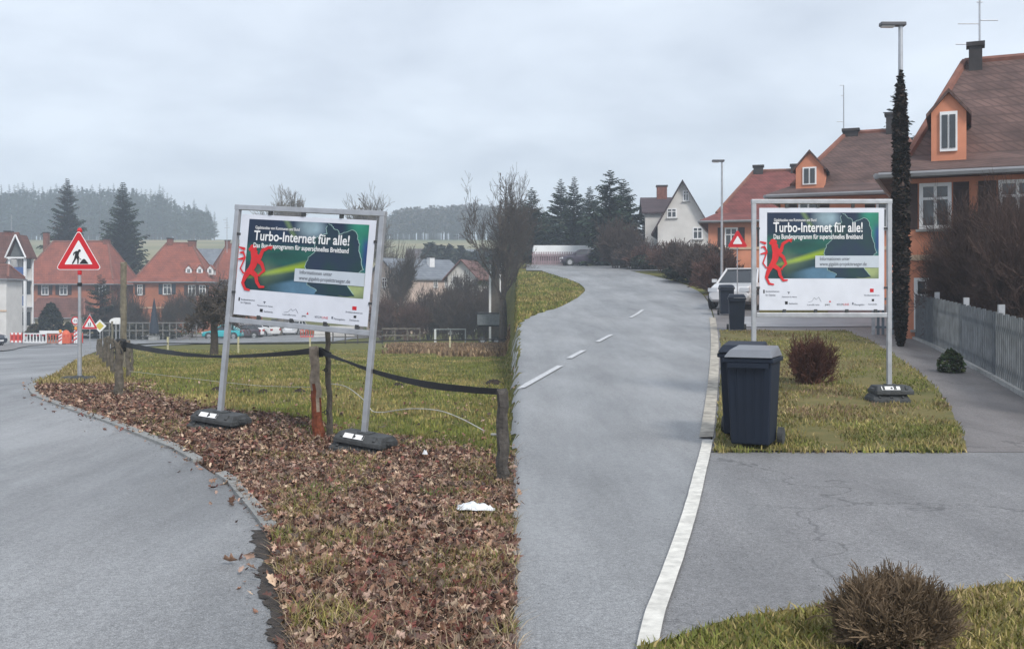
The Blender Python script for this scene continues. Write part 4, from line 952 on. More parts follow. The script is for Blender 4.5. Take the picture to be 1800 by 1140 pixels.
# ridge forest of the left hill
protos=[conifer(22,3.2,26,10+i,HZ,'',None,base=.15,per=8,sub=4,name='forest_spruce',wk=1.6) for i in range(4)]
top=[(-20,330),(0,328),(20,322),(40,318),(60,322),(90,320),(120,318),(145,317),(165,322),(190,318),(210,322),(235,318),(250,321),(262,335),(278,322),(292,336),(305,338),(318,352),(330,348),(345,352),(358,358),(372,356),(381,372)]
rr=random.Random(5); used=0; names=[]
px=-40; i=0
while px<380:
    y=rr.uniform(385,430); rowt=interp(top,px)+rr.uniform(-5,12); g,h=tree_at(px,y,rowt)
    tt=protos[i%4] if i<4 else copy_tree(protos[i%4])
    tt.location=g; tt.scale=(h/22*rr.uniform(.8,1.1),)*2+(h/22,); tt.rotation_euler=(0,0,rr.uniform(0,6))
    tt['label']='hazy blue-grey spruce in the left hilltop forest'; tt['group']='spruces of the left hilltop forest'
    px+=rr.uniform(5,10); i+=1
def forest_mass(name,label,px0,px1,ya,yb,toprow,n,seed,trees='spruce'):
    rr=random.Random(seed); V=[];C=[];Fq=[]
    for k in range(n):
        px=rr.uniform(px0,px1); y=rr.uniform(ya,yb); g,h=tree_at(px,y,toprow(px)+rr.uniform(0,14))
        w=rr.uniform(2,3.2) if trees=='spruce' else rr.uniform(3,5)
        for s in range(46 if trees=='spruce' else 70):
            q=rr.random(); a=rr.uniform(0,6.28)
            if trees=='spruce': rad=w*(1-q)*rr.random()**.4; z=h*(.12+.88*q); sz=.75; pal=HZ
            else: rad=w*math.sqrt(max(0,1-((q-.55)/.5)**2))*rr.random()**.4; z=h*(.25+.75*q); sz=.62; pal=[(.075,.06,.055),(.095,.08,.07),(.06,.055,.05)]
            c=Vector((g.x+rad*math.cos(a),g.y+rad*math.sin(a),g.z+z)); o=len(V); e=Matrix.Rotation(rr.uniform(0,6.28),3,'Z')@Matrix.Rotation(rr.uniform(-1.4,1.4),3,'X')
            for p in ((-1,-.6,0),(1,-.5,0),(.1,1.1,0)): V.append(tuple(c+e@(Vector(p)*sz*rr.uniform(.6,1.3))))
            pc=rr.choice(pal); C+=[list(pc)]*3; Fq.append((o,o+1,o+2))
        # trunk
        for e in (0,1):
            o=len(V); dx,dy=(.22,0) if e else (0,.22)
            V+=[(g.x-dx,g.y-dy,g.z-1),(g.x+dx,g.y+dy,g.z-1),(g.x,g.y,g.z+h*.8)]; C+=[[.05,.045,.04]]*3; Fq.append((o,o+1,o+2))
    o=npmesh(name,V,Fq,leafm,np.array(C),k=3); tag(o,label,'forest',kind='stuff')
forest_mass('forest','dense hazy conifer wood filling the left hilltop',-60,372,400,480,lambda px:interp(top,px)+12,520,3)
forest_mass('forest','bare hazy beech wood along the right hilltop',676,905,395,450,lambda px:interp([(676,384),(690,372),(705,366),(740,362),(800,360),(830,356),(860,360),(905,362)],px),330,4,'beech')
# bare trees behind the board
g,h=tree_at(493,118,320); bare_tree('left bare tree rising behind the top rail of the tilted board',g,h,21,depth=4,trunk=.35,spread=.38,name='bare_tree',group='bare trees behind the tilted board',minr=.028,kids=(2,3),nb=4,w=5.4)
g,h=tree_at(524,122,322); bare_tree('middle bare tree rising behind the top rail of the tilted board',g,h,22,depth=4,trunk=.4,spread=.35,group='bare trees behind the tilted board',minr=.028,nb=3,w=4)
g,h=tree_at(632,116,316); bare_tree('right bare tree rising behind the right half of the board',g,h,23,depth=4,trunk=.35,spread=.45,group='bare trees behind the tilted board',minr=.028,nb=5,w=6)
g,h=tree_at(884,78,286); bare_tree('large dark bare tree at the right edge of the paddock',g,h,24,depth=5,trunk=.25,spread=.62,mat=bark,minr=.02,nb=7,kids=(1,2),up=.12,w=5.4)
g=ground(376,624); bare_tree('gnarled orchard tree with thick trunk in front of the turquoise car',g,(625-487)/F*g.y,31,r=.17,trunk=.42,depth=4,spread=.95,mat=bark,minr=.018,up=.05,nb=6,kids=(1,3),twist=.45,name='orchard_tree',w=105/F*g.y)
# garden greenery in front of the orange houses
g,h=tree_at(176,104,480); t=conifer(h,2.2,40,41,DK+[(.05,.05,.03)],'dark garden spruce right of the roadworks pole',None,base=.03,per=9,sub=6); t.location=g
g,h=tree_at(89,98,535); leafy('round dark evergreen bush behind the white barrier',g,2.4,h,42,DK,3200,.13)
g,h=tree_at(62,100,552); leafy('small reddish-green hedge bush beside the white house',g,2.6,h*.6,43,[(.06,.045,.02),(.05,.06,.02),(.09,.05,.03)],1600,.12)
g,h=tree_at(120,99,560); leafy('clipped dark green bush right of the round bush',g,1.6,h*.8,44,[(.04,.055,.02),(.03,.045,.02)],1400,.12)
for i,(px,y,rt,w,l) in enumerate([(205,104,505,3.4,'brown bare garden shrub behind the tall pole'),(240,106,515,3.2,'brown bare garden shrub left of the folded parasol'),(300,104,510,3.6,'brown bare garden shrub right of the folded parasol'),(338,106,500,3.6,'brown bare garden shrub left of the orchard tree'),(400,110,480,4.5,'brown bare garden shrub behind the left board post')]):
    g,h=tree_at(px,y,rt); bare_shrub(l,g,w,h,50+i,bark,22,3,'bare garden shrubs before the orange houses',minr=.022)
leafy('low clipped grey-green hedge along the garden fence',onground(255,100),8.5,1.5,60,[(.05,.055,.035),(.07,.065,.045)],3600,.11,name='hedge',shape='box',d=.8,cat='hedge')
# hedge masses right of the board
BRW=M('twig_brown',(.085,.060,.048),.9,.3,3)
BRR=M('twig_redbrown',(.12,.065,.05),.9,.3,3)
for i,(px,y,rt,w,m_,l) in enumerate([(676,98,520,3.4,BRR,'reddish bare shrub at the left end of the brown hedge'),(698,102,488,3.4,BRW,'tall bare shrub in front of the pink gable'),(722,97,530,3.8,BRR,'low reddish shrub under the pink gable'),(752,99,505,4.2,BRW,'bare shrub under the slate roof'),(785,97,505,4.2,BRW,'bare shrub in the middle of the brown hedge'),(812,99,500,4.2,BRW,'bare shrub in front of the white gable'),(842,98,512,4.2,BRW,'bare shrub left of the grey trailer'),(866,101,500,4.2,BRW,'bare shrub behind the grey trailer'),(892,100,495,3.8,BRW,'bare shrub at the right end of the hedge')]):
    g,h=tree_at(px,y,rt); bare_shrub(l,g,w,h,70+i,m_,(12 if i==1 else 26),3,'bare shrubs of the brown hedge',minr=.026)
g,h=tree_at(700,106,428); bare_tree('forked bare tree beside the pink gable wall',g,h,91,depth=4,trunk=.2,spread=.4,mat=bark,minr=.025,nb=4,w=3.6)
g,h=tree_at(815,104,470); bare_tree('forked bare tree before the small white gable',g,h,92,depth=4,trunk=.25,spread=.7,mat=bark,minr=.025,nb=4,w=4.5)
g,h=tree_at(680,135,425); bare_shrub('large grey-brown thicket behind the right board post',g,6,h,93,BRW,30,3,minr=.035)
for i,(px,rt) in enumerate([(758,432),(775,436),(792,438),(810,440),(835,446),(855,440)]):
    g,h=tree_at(px,170,rt); t=leafy(['dark bushy tree above the slate roof','dark tree right of the slate ridge','dark tree left of the white gable roof','dark tree above the white gable','dark tree over the brown roof','dark tree next to the bare crown'][i],g,7,h,95+i,[(.03,.04,.03),(.045,.05,.035)],1500,.5,name='dark_tree',group='dark trees behind the white houses',cat='tree')
# ================================================================ HOUSES
def window(parent,face,a,z,w,h,W,D,shutter=None,off=.0,frame=white):
    # face F: y=-D/2, L: x=-W/2, R: x=+W/2
    if face=='F': loc=(a,-D/2-off,z); rz=0
    elif face=='L': loc=(-W/2-off,a,z); rz=-math.pi/2
    else: loc=(W/2+off,a,z); rz=math.pi/2
    mb=MB(); f=.09
    mb.box((0,0,h/2-f/2),(w,.08,f)).box((0,0,-h/2+f/2),(w,.08,f)).box((-w/2+f/2,0,0),(f,.08,h-2*f)).box((w/2-f/2,0,0),(f,.08,h-2*f)).box((0,-.01,0),(f*.8,.06,h-2*f)).box((0,-.006,h*.16),(w-2*f,.05,f*.7))
    o=mb.build('window',frame,parent); o.location=loc; o.rotation_euler=(0,0,rz)
    p=MB().box((0,.0,0),(w-2*f+.004,.02,h-2*f+.004)).build('pane',glass,o)
    MB().box((0,-.05,-h/2-.04),(w+.16,.16,.06)).build('sill',concrete,o)
    if shutter:
        for s in (-1,1):
            b=MB().box((s*(w*.75+.03),-.01,0),(w*.48,.05,h)); 
            for q in range(6): b.box((s*(w*.75+.03),-.04,-h*.42+h*.84*q/5),(w*.40,.02,h*.06))
            b.build('shutter',shutter,o)
    return o
def chimney(parent,x,y,z0,z1,w=.6,mat=None):
    c=MB().box((x,y,(z0+z1)/2),(w,w,z1-z0)).build('chimney',mat or brick,parent); MB().box((x,y,z1+.06),(w+.14,w+.14,.12)).build('chimney_cap',darkroof,c); return c
def house(label,loc,rz,W,D,he,hr,ridge,wall,roofm,wins=(),chims=(),kink=None,over=.5,gable=None,group=None,name='house',cat='house',dormers=()):
    t=thing(name,label,cat,loc,rz,group); 
    mb=MB()
    if gable=='x':      # gable walls at +-x, ridge along x
        P=[(-W/2,-D/2),(W/2,-D/2),(W/2,D/2),(-W/2,D/2)]; V=[(x,y,-1) for x,y in P]+[(x,y,he) for x,y in P]+[(-W/2,0,hr-.12),(W/2,0,hr-.12)]
        mb.add(V,[(0,1,5,4),(2,3,7,6),(1,2,6,9,5),(3,0,4,8,7),(0,3,2,1)])
    elif gable=='y':    # gable towards the viewer
        P=[(-W/2,-D/2),(W/2,-D/2),(W/2,D/2),(-W/2,D/2)]; V=[(x,y,-1) for x,y in P]+[(x,y,he) for x,y in P]+[(0,-D/2,hr-.12),(0,D/2,hr-.12)]
        mb.add(V,[(0,1,5,8,4),(2,3,7,9,6),(1,2,6,5),(3,0,4,7),(0,3,2,1)])
    else: mb.box((0,0,he/2-.5),(W,D,he+1))
    mb.build('wall',wall,t)
    r=MB(); o=over
    if gable=='x':
        dz=o*(hr-he)/(D/2)
        for s in (-1,1):
            V=[(-W/2-o,s*(D/2+o),he-dz),(W/2+o,s*(D/2+o),he-dz),(W/2+o,0,hr),(-W/2-o,0,hr)]; V+=[(a,b,c-.16) for a,b,c in V]
            r.add(V,[(0,1,2,3),(7,6,5,4),(0,4,5,1),(1,5,6,2),(2,6,7,3),(3,7,4,0)])
    elif gable=='y':
        dz=o*(hr-he)/(W/2)
        for s in (-1,1):
            V=[(s*(W/2+o),-D/2-o,he-dz),(s*(W/2+o),D/2+o,he-dz),(0,D/2+o,hr),(0,-D/2-o,hr)]; V+=[(a,b,c-.16) for a,b,c in V]
            r.add(V,[(0,1,2,3),(7,6,5,4),(0,4,5,1),(1,5,6,2),(2,6,7,3),(3,7,4,0)])
    else:
        ex,ey=W/2+o,D/2+o; K=kink or (.18,.10)      # inward fraction, height fraction at which the roof steepens
        kx,ky=ex-(ex-ridge/2)*K[0],ey*(1-K[0]); zk=he-.1+(hr-he)*K[1]; rx=ridge/2
        rect=lambda x,y,z:[(-x,-y,z),(x,-y,z),(x,y,z),(-x,y,z)]
        V=rect(ex,ey,he-.25)+rect(ex,ey,he-.1)+rect(kx,ky,zk)+[(-rx,0,hr),(rx,0,hr)]
        Fc=[(3,2,1,0)]
        for a in (0,4):
            for i in range(4): Fc.append((a+i,a+(i+1)%4,a+4+(i+1)%4,a+4+i))
        Fc+=[(8,9,13,12),(9,10,13),(10,11,12,13),(11,8,12)]
        r.add(V,Fc)
    ro=r.build('roof',roofm,t)
    if not gable:
        rg=MB()   # ridge and hip tiles
        for a,b in (((-rx,0,hr),(rx,0,hr)),((-rx,0,hr),(-kx,-ky,zk)),((rx,0,hr),(kx,-ky,zk)),((-rx,0,hr),(-kx,ky,zk)),((rx,0,hr),(kx,ky,zk))):
            if (Vector(a)-Vector(b)).length>.05: rg.tube(a,b,.12,.12,6)
        rg.build('ridge_tiles',M('ridge_tiles',(.20,.085,.06),.8,.2,3),t)
        gt=MB()
        for a,b in (((-ex,-ey-.06,he-.2),(ex,-ey-.06,he-.2)),((-ex-.06,-ey,he-.2),(-ex-.06,ey,he-.2)),((ex+.06,-ey,he-.2),(ex+.06,ey,he-.2))): gt.tube(a,b,.08,.08,6)
        gt.build('gutter',M('gutter_zinc',(.25,.25,.26),.5,.1,3,metal=.4),t)
        bd=MB().box((0,-D/2-.03,he*.48),(W+.06,.06,.14)).box((-W/2-.03,0,he*.48),(.06,D+.06,.14)); bd.build('string_course',M('trim_cream',(.55,.40,.28),.8,.1,3),t)
    for w in wins: window(t,*w[:5],W,D,*w[5:])
    for c in chims: chimney(t,*c)
    for (x,y,z,w,h,d,m_,rm) in dormers:   # small gabled dormer, front towards -y
        q=thing('dormer',None,None,(x,y,z)); q.parent=t
        del_=[k for k in ('label','category','group') if k in q]
        for k in del_: del q[k]
        V=[(-w/2,0,0),(w/2,0,0),(w/2,0,h),(0,0,h+w*.55),(-w/2,0,h)]; V+=[(a,d,c) for a,b,c in V]
        MB().add(V,[(0,1,2,3,4),(1,6,7,2),(5,0,4,9)]).build('dormer_wall',m_,q)
        k=.12; V=[(-w/2-k,-k,h-k*1.1),(0,-k,h+w*.55+.05),(w/2+k,-k,h-k*1.1)]; V+=[(a,d,c) for a,b,c in V]; V+=[(a,b,c-.1) for a,b,c in V]
        MB().add(V,[(0,3,4,1),(1,4,5,2),(6,7,10,9),(7,8,11,10),(0,1,7,6),(1,2,8,7)]).build('dormer_roof',rm,q)
        MB().box((0,-.03,h*.58),(w*.5,.05,h*.72)).build('window_frame',white,q); MB().box((-w*.11,-.065,h*.58),(w*.17,.02,h*.6)).box((w*.11,-.065,h*.58),(w*.17,.02,h*.6)).build('pane',glass,q)
    return t
def L_(px0,px1,y): return (px1-px0)/F*y
grp='orange houses behind the barriers'
# A: long orange house
y=128; g=onground(118,y); z=lambda row,yy=128: EYE-(row-HOR)/F*yy
Wa=L_(38,205,y)
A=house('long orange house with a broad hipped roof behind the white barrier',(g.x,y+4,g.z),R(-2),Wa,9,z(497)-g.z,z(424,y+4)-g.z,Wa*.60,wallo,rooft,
  wins=[('F',L_(118,52,y),z(508)-g.z,.8,1.25,shut),('F',L_(118,84,y),z(509)-g.z,.9,1.3,shut),('F',L_(118,117,y),z(509)-g.z,1.0,1.3,shut),('F',L_(118,186,y),z(509)-g.z,.9,1.3,shut)],
  chims=[(L_(118,55,y),0,z(440)-g.z,z(406)-g.z,.6),(L_(118,166,y),0,z(440)-g.z,z(418)-g.z,.7)],group=grp,over=.6)
# annex with its lower roof
yb=122; g2=onground(98,yb); zz=lambda r: EYE-(r-HOR)/F*yb
house('low annex with dark red tiled roof behind the round bush',(g2.x,yb+1.5,g2.z),R(-2),L_(45,152,yb),4.2,zz(556)-g2.z,zz(524)-g2.z,L_(62,145,yb),wallb,roofb,wins=[('F',-2.6,zz(568)-g2.z,.9,1.0),('F',2.5,zz(570)-g2.z,.9,1.1)],kink=(.1,.1),over=.35,name='annex',group=grp)
# B
y=126; g=onground(292,y); Wb=L_(222,352,y); zB=lambda row: EYE-(row-HOR)/F*y
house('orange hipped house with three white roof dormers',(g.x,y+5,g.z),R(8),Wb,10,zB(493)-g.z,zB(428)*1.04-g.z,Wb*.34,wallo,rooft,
  wins=[('F',L_(292,238,y),zB(509)-g.z,.6,1.3,shut),('F',L_(292,284,y),zB(508)-g.z,1.0,1.3,shutb),('F',L_(292,326,y),zB(510)-g.z,.9,1.3,shut),('F',L_(292,344,y),zB(510)-g.z,.8,1.3,shut)],
  chims=[(L_(292,276,y),0,zB(445)-g.z,zB(416)-g.z,.7),(L_(292,315,y),0,zB(440)-g.z,zB(420)-g.z,.9)],group=grp,
  dormers=[(L_(292,p,y),-3.9,zB(482)-g.z,.75,.8,2.2,white,rooft) for p in (318,337,355)])
# C
y=134; g=onground(392,y); Wc=L_(350,436,y); zC=lambda row: EYE-(row-HOR)/F*y
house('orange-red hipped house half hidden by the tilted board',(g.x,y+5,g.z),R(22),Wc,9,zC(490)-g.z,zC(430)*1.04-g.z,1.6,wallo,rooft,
  wins=[('F',L_(392,375,y),zC(508)-g.z,.7,1.2),('F',L_(392,392,y),zC(508)-g.z,.7,1.2),('F',L_(392,412,y),zC(508)-g.z,.7,1.2)],
  chims=[(-.8,-.3,zC(445)-g.z,zC(420)-g.z,.65),(1.4,.2,zC(450)-g.z,zC(424)-g.z,.7)],group=grp)
g=onground(352,165); house('dull blue-grey roof visible between two orange roofs',(g.x,170,g.z),R(5),9,7,(EYE-(470-HOR)/F*168)-g.z,(EYE-(437-HOR)/F*170)-g.z,8,wallw,roofg,gable='x',group='grey-roofed houses in the distance')
# left white house with blue balconies
y=100; g=onground(-30,y); zL=lambda row,yy=100: EYE-(row-HOR)/F*yy
WL=L_(-100,4,y)
t=house('white house with brown roof at the left edge of the photo',(g.x-.9,y+2.5,g.z),0,WL,5,zL(455)-g.z,zL(408,102.5)-g.z,WL,wallw,roofb,gable='x',wins=[('F',1.5,zL(520)-g.z,.9,1.3),('F',1.5,zL(560)-g.z,.9,1.3)],over=.35,chims=[(2.2,0,zL(412)-g.z,zL(405)-g.z,.6)])
bx=onground(26,y-1.5); q=thing('balcony_tower','white-framed balcony tower with blue railings and a pointed gable','balcony tower',(bx.x,y-1.0,bx.z))
wT=L_(13,40,y); hT=zL(452)-bx.z
for s in (-1,1): MB().box((s*wT/2,0,hT/2),(.20,.24,hT)).build('column',white,q); MB().box((s*wT/2,1.6,hT/2),(.12,.12,hT)).build('column',white,q)
for r0,r1 in ((470,490),(520,537)):
    MB().box((0,-.02,(zL(r0)+zL(r1))/2-bx.z),(wT-.2,.06,(r1-r0)/F*y)).build('railing',M('railing_blue',(.06,.12,.30),.6,.15,4),q)
    MB().box((0,.8,zL(r1+1)-bx.z-.06),(wT,1.8,.12)).build('floor_slab',white,q)
MB().box((0,1.75,hT/2),(wT,.08,hT)).build('back_wall',wallw,q)
for r_ in (460,505,560): MB().box((.1,1.68,zL(r_)-bx.z),(.8,.06,1.3)).build('door',glass,q)
gh=zL(413)-zL(452); mb=MB(); 
for s in (-1,1):
    V=[(0,-.35,hT+gh),(0,2,hT+gh),(s*(wT/2+.25),2,hT-.05),(s*(wT/2+.25),-.35,hT-.05)]; V+=[(a,b,c-.12) for a,b,c in V]; mb.add(V,[(0,1,2,3),(7,6,5,4),(0,4,5,1),(1,5,6,2),(2,6,7,3),(3,7,4,0)])
mb.build('roof',roofb,q)
mb=MB()
for s in (-1,1): mb.tube((0,-.40,hT+gh-.05),(s*(wT/2+.25),-.40,hT-.1),.08,.08,6)
mb.box((0,-.36,hT-.1),(wT+.2,.1,.14)); mb.build('barge_board',white,q)
MB().poly([(-wT/2,hT),(wT/2,hT),(0,hT+gh-.2)],.05,off=.1).build('gable_panel',M('gable_grey',(.12,.13,.13),.7,.2,3),q)
# small reddish porch roof in front, left edge
g=onground(-8,92); house('low porch with red roof at the far left edge',(g.x-.3,93.5,g.z),0,L_(-40,10,92),3,EYE-(487-HOR)/F*92-g.z,EYE-(465-HOR)/F*92-g.z,1.5,wallw,roofb,kink=(.1,.1),over=.25,name='porch',cat='porch')
# D, E right of the board
y=122; g=onground(725,y); zD=lambda row: EYE-(row-HOR)/F*y
D_=house('pale pink gabled house with a slate-grey roof and white chimney',(g.x,y+5,g.z),R(38),9.5,8,zD(487)-g.z,zD(452)-g.z,8,wallp,roofg,gable='x',over=.3,
   wins=[('F',0.2,zD(497)-g.z,.6,1.1),('F',1.8,zD(497)-g.z,.6,1.1),('F',3.4,zD(497)-g.z,.6,1.1),('L',-.3,zD(496)-g.z,1.1,1.2)],chims=[(1.2,-1.4,zD(470)-g.z,zD(450)-g.z,.7,white)])
y=118; g=onground(822,y)
house('small white gabled house behind bare branches',(g.x,y+4,g.z),R(-12),L_(797,848,y),7,EYE-(482-HOR)/F*y-g.z,EYE-(455-HOR)/F*y-g.z,6,wallw,M('roof_redbrown',(.20,.10,.085),.8,.3,1,kind='tile'),gable='y',over=.5,wins=[('F',-.75,EYE-(492-HOR)/F*y-g.z,.7,.9),('F',.8,EYE-(492-HOR)/F*y-g.z,.7,.9)])
g=onground(735,180); house('distant dark-roofed house above the slate roof',(g.x,184,g.z),0,L_(715,755,180),6,EYE-(452-HOR)/F*180-g.z,EYE-(437-HOR)/F*184-g.z,3,wallw,M('roof_greybrown',(.12,.10,.10),.8,.3,1,kind='tile'),gable='x',group='grey-roofed houses in the distance')
g=onground(840,190); house('long distant grey roof to the right of the dark trees',(g.x,194,g.z),0,L_(800,885,190),6,EYE-(452-HOR)/F*190-g.z,EYE-(438-HOR)/F*194-g.z,3,wallw,roofg,gable='x',group='grey-roofed houses in the distance')
# open shed roof at right edge of left place
y=88; g=onground(880,y); s=y/F; t=thing('shed','dark open shed with white corner post behind the trailer','shed',(L_(900,872,y),y,g.z))
hh=EYE-(462-HOR)/F*y-g.z
MB().box((0.15,2,hh+.15),(L_(856,888,y),4,.3)).build('roof',darkroof,t); MB().box((.42,0,hh/2),(.22,.2,hh)).build('post',white,t); MB().box((-.6,3.8,hh/2),(.2,.2,hh)).build('post',white,t); MB().box((.0,3.95,hh/2),(1.2,.1,hh)).build('back_wall',M('shed_wall',(.10,.085,.07),.9,.3,3),t)
# trailer
y=80; g=onground(866,y); s=y/F; t=thing('tipping_trailer','grey corrugated farm trailer with dark rim at the paddock edge','trailer',(L_(900,864,y),y,g.z))
zz=lambda r: EYE-(r-HOR)/F*y-g.z; w=L_(838,888,y)
tg=M('trailer_grey',(.20,.22,.23),.6,.2,5)
mb=MB().box((0,.9,(zz(552)+zz(571))/2),(w,1.8,zz(552)-zz(571)))
for i in range(9): mb.box((-w/2+w*(i+.5)/9,-.03,(zz(552)+zz(571))/2),(.06,.06,zz(553)-zz(571)))
mb.build('body',tg,t); MB().box((0,.9,zz(551)+.03),(w+.08,1.9,.08)).build('rim',blackp,t); MB().box((0,.9,zz(572)-.03),(w*.9,.9,.12)).build('chassis',blackp,t)
for x in (-w/2+.4,w/2-.75,w/2-.25):
    wh=MB().lathe([(.17,-.1),(.30,-.1),(.33,-.05),(.33,.05),(.30,.1),(.17,.1)],n=18).build('wheel',rubber,t); wh.rotation_euler=(R(90),0,0); wh.location=(x,.15,.33)
    r_=MB().lathe([(0,-.06),(.17,-.07),(.17,.07),(0,.06)],n=14).build('rim',galv,wh)
# ================================================================ CARS
def car(label,loc,rz,color,style='hatch',L=4.0,Wd=1.75,H=1.45,group=None):
    t=thing('parked_car',label,'car',loc,rz,group)
    pm=M('car_'+style+'_%.2f%.2f%.2f'%color,color,.3,.03,2,coat=.6)
    if style=='hatch': prof=[(-.5,.32,.62),(-.47,.25,.80),(-.30,.20,.92),(-.20,.18,.96),(.30,.18,.98),(.44,.20,.98),(.49,.26,.92),(.5,.34,.70)]; cab=[(-.24,.95),(-.08,1.0),(.28,1.0),(.46,.95)]; roof=(-.05,.33)
    elif style=='suv': prof=[(-.5,.38,.78),(-.47,.30,.95),(-.30,.26,1.02),(-.22,.25,1.06),(.30,.25,1.12),(.44,.27,1.12),(.49,.32,1.05),(.5,.40,.8)]; cab=[(-.26,1),(-.08,1),(.3,1),(.47,.95)]; roof=(-.06,.34)
    else: prof=[(-.5,.32,.60),(-.47,.25,.74),(-.28,.20,.86),(-.18,.18,.90),(.25,.18,.92),(.40,.20,.90),(.49,.26,.82),(.5,.34,.62)]; cab=[(-.22,1),(-.06,1),(.20,1),(.42,.95)]; roof=(-.02,.18)
    # lower body: stations along the length (x), rounded section
    V=[];n=10
    for x,zb,zt in prof:
        e=1-abs(x*2)**6*.18; w=Wd/2*e
        sec=[(-w*.86,zb),(w*.86,zb),(w,zb+.14),(w*1.0,(zb+zt)/2),(w*.97,zt-.12),(w*.86,zt),(-w*.86,zt),(-w*.97,zt-.12),(-w,(zb+zt)/2),(-w,zb+.14)]
        V+=[(x*L,a,b) for a,b in sec]
    mb=MB(); k=len(prof); mb.add(V,[(i*n+j,(i+1)*n+j,(i+1)*n+(j+1)%n,i*n+(j+1)%n) for i in range(k-1) for j in range(n)]+[tuple(range(n)),tuple(range(k*n-1,(k-1)*n-1,-1))])
    b=mb.build('body',pm,t,smooth=False,bevel=.03)
    zt=[p[2] for p in prof]; za=interp([(p[0],p[2]) for p in prof],cab[0][0])-.03; zc=interp([(p[0],p[2]) for p in prof],cab[-1][0])-.03
    w=Wd/2*.86; wr=Wd/2*.68
    x0,x1,x2,x3=cab[0][0]*L,roof[0]*L,roof[1]*L,cab[-1][0]*L
    V=[(x0,-w,za),(x3,-w,zc),(x2,-wr,H-.03),(x1,-wr,H-.03),(x0,w,za),(x3,w,zc),(x2,wr,H-.03),(x1,wr,H-.03)]
    MB().add(V,[(0,1,2,3),(7,6,5,4),(0,3,7,4),(1,5,6,2),(3,2,6,7)]).build('windows',M('car_glass',(.02,.024,.03),.08,.1,2,spec=.8),t)
    r=MB().box(((x1+x2)/2,0,H-.01),(x2-x1+.12,wr*2+.08,.06))
    for s in (-1,1):
        for (a,bb) in (((x0,s*w,za),(x1,s*wr,H-.03)),((x3,s*w,zc),(x2,s*wr,H-.03)),(((x0+x3)/2,s*(w+.005),(za+zc)/2),((x1+x2)/2,s*(wr+.01),H-.03))): r.tube(a,bb,.045,.045,6)
    r.build('roof',pm,t,bevel=.015)
    for s in (-1,1):
        for x in (-.31*L,.31*L):
            wh=MB().lathe([(.20,-.10),(.29,-.10),(.32,-.06),(.32,.06),(.29,.10),(.20,.10)],n=20).build('wheel',rubber,t); wh.rotation_euler=(R(90),0,0); wh.location=(x,s*(Wd/2-.09),.32)
            MB().lathe([(0,-.085),(.20,-.09),(.20,.09),(0,.085)],n=14).build('rim',galv,wh)
            MB().lathe([(.33,-.01),(.40,-.01),(.40,.01),(.33,.01)],n=20).build('wheel_arch',blackp,b).matrix_local=Matrix.LocRotScale(Vector((x,s*(Wd/2+.002),.33)),Matrix.Rotation(R(90),3,'X'),None)
        MB().box((-L/2+.05,s*Wd*.34,.68),(.12,.34,.14)).build('headlight',M('lamp_clear',(.6,.62,.65),.15,.05,3),t)
        MB().box((L/2-.05,s*Wd*.36,.80),(.12,.28,.2)).build('tail_light',M('lamp_red',(.35,.01,.01),.2,.05,3),t)
        MB().box((x0+.25,s*(w+.16),za+.12),(.12,.18,.13)).build('mirror',pm,t)
    MB().box((L/2-.0,0,.58),(.03,.5,.11)).build('number_plate',white,t); MB().box((-L/2+.0,0,.45),(.03,.5,.11)).build('number_plate',white,t)
    return t
G='cars parked in front of the orange houses'
turq=(.02,.38,.42)
c1=car('turquoise small car seen from the side behind the orchard tree',onground(392,103),R(3),turq,'sedan',3.9,1.65,1.42,G)
car('dark purple-grey small car between the turquoise and white cars',onground(424,106),R(25),(.06,.045,.06),'hatch',3.7,1.65,1.45,G)
car('white hatchback with its rear turned to the paddock',onground(434,109),R(-40),(.75,.75,.77),'suv',4.1,1.75,1.62,G)
car('large white off-road car, rightmost of the parked row',onground(458,113),R(-28),(.78,.78,.78),'suv',4.4,1.85,1.68,G)
car('white car half hidden under the middle of the tilted board',onground(519,118),R(80),(.7,.71,.73),'hatch',4.0,1.75,1.6,G)
car('dark blue car nosing in at the left edge beside the barriers',onground(-46,72),R(172),(.02,.026,.04),'hatch',4.2,1.75,1.4)
car('light car parked behind the dark bin on the right street',Vector((L_(900,1318,38),39,gz(L_(900,1318,38),39))),R(62),(.62,.62,.63),'hatch',4.1,1.75,1.5)
# white delivery-like wall right of the orange barrier
o=MB().box((0,0,.55),(L_(552,622,110),.3,1.3)).build('white_wall',wallw); o.location=onground(588,110); tag(o,'low white wall behind the red-orange barrier','wall')
o=MB().box((0,0,.8),(L_(478,532,116),.3,1.9)).build('garden_wall',M('board_fence',(.14,.13,.125),.9,.3,3)); o.location=onground(503,121); tag(o,'grey plank fence behind the large white car','fence')
# folded parasol
g=onground(271,96); t=thing('garden_parasol','folded dark blue parasol standing before the orange house','parasol',g); h=hgt(522,96,g.z)
MB().lathe([(.42,.7),(.46,.8),(.40,1.4),(.26,h*.62),(.10,h*.88),(0,h)],n=10).build('cover',M('parasol_blue',(.022,.03,.045),.8,.3,4,bump=.3,bscale=8),t)
MB().tube((0,0,0),(0,0,h*.9),.05,.05,8).build('pole',darkroof,t); MB().box((0,0,.25),(.8,.8,.5)).build('base',concrete,t)
def antenna(px,y,rowt,rowb,label,bars,g=None,r=.03,cat='antenna',dx=0):
    z0=EYE-(rowb-HOR)/F*y; z1=EYE-(rowt-HOR)/F*y; x=(px-900)/F*y; t=thing('roof_antenna',label,cat,(x,y,z0),0,'television antennas on the roofs')
    MB().tube((0,0,-.6),(0,0,z1-z0),r,r*.8,6).build('mast',galv,t)
    for q,a,b in bars:
        z=(EYE-(q-HOR)/F*y)-z0; MB().tube((a*y/F,0,z),(b*y/F,0,z),r*.5,r*.5,5).build('crossbar',galv,t)
    return t
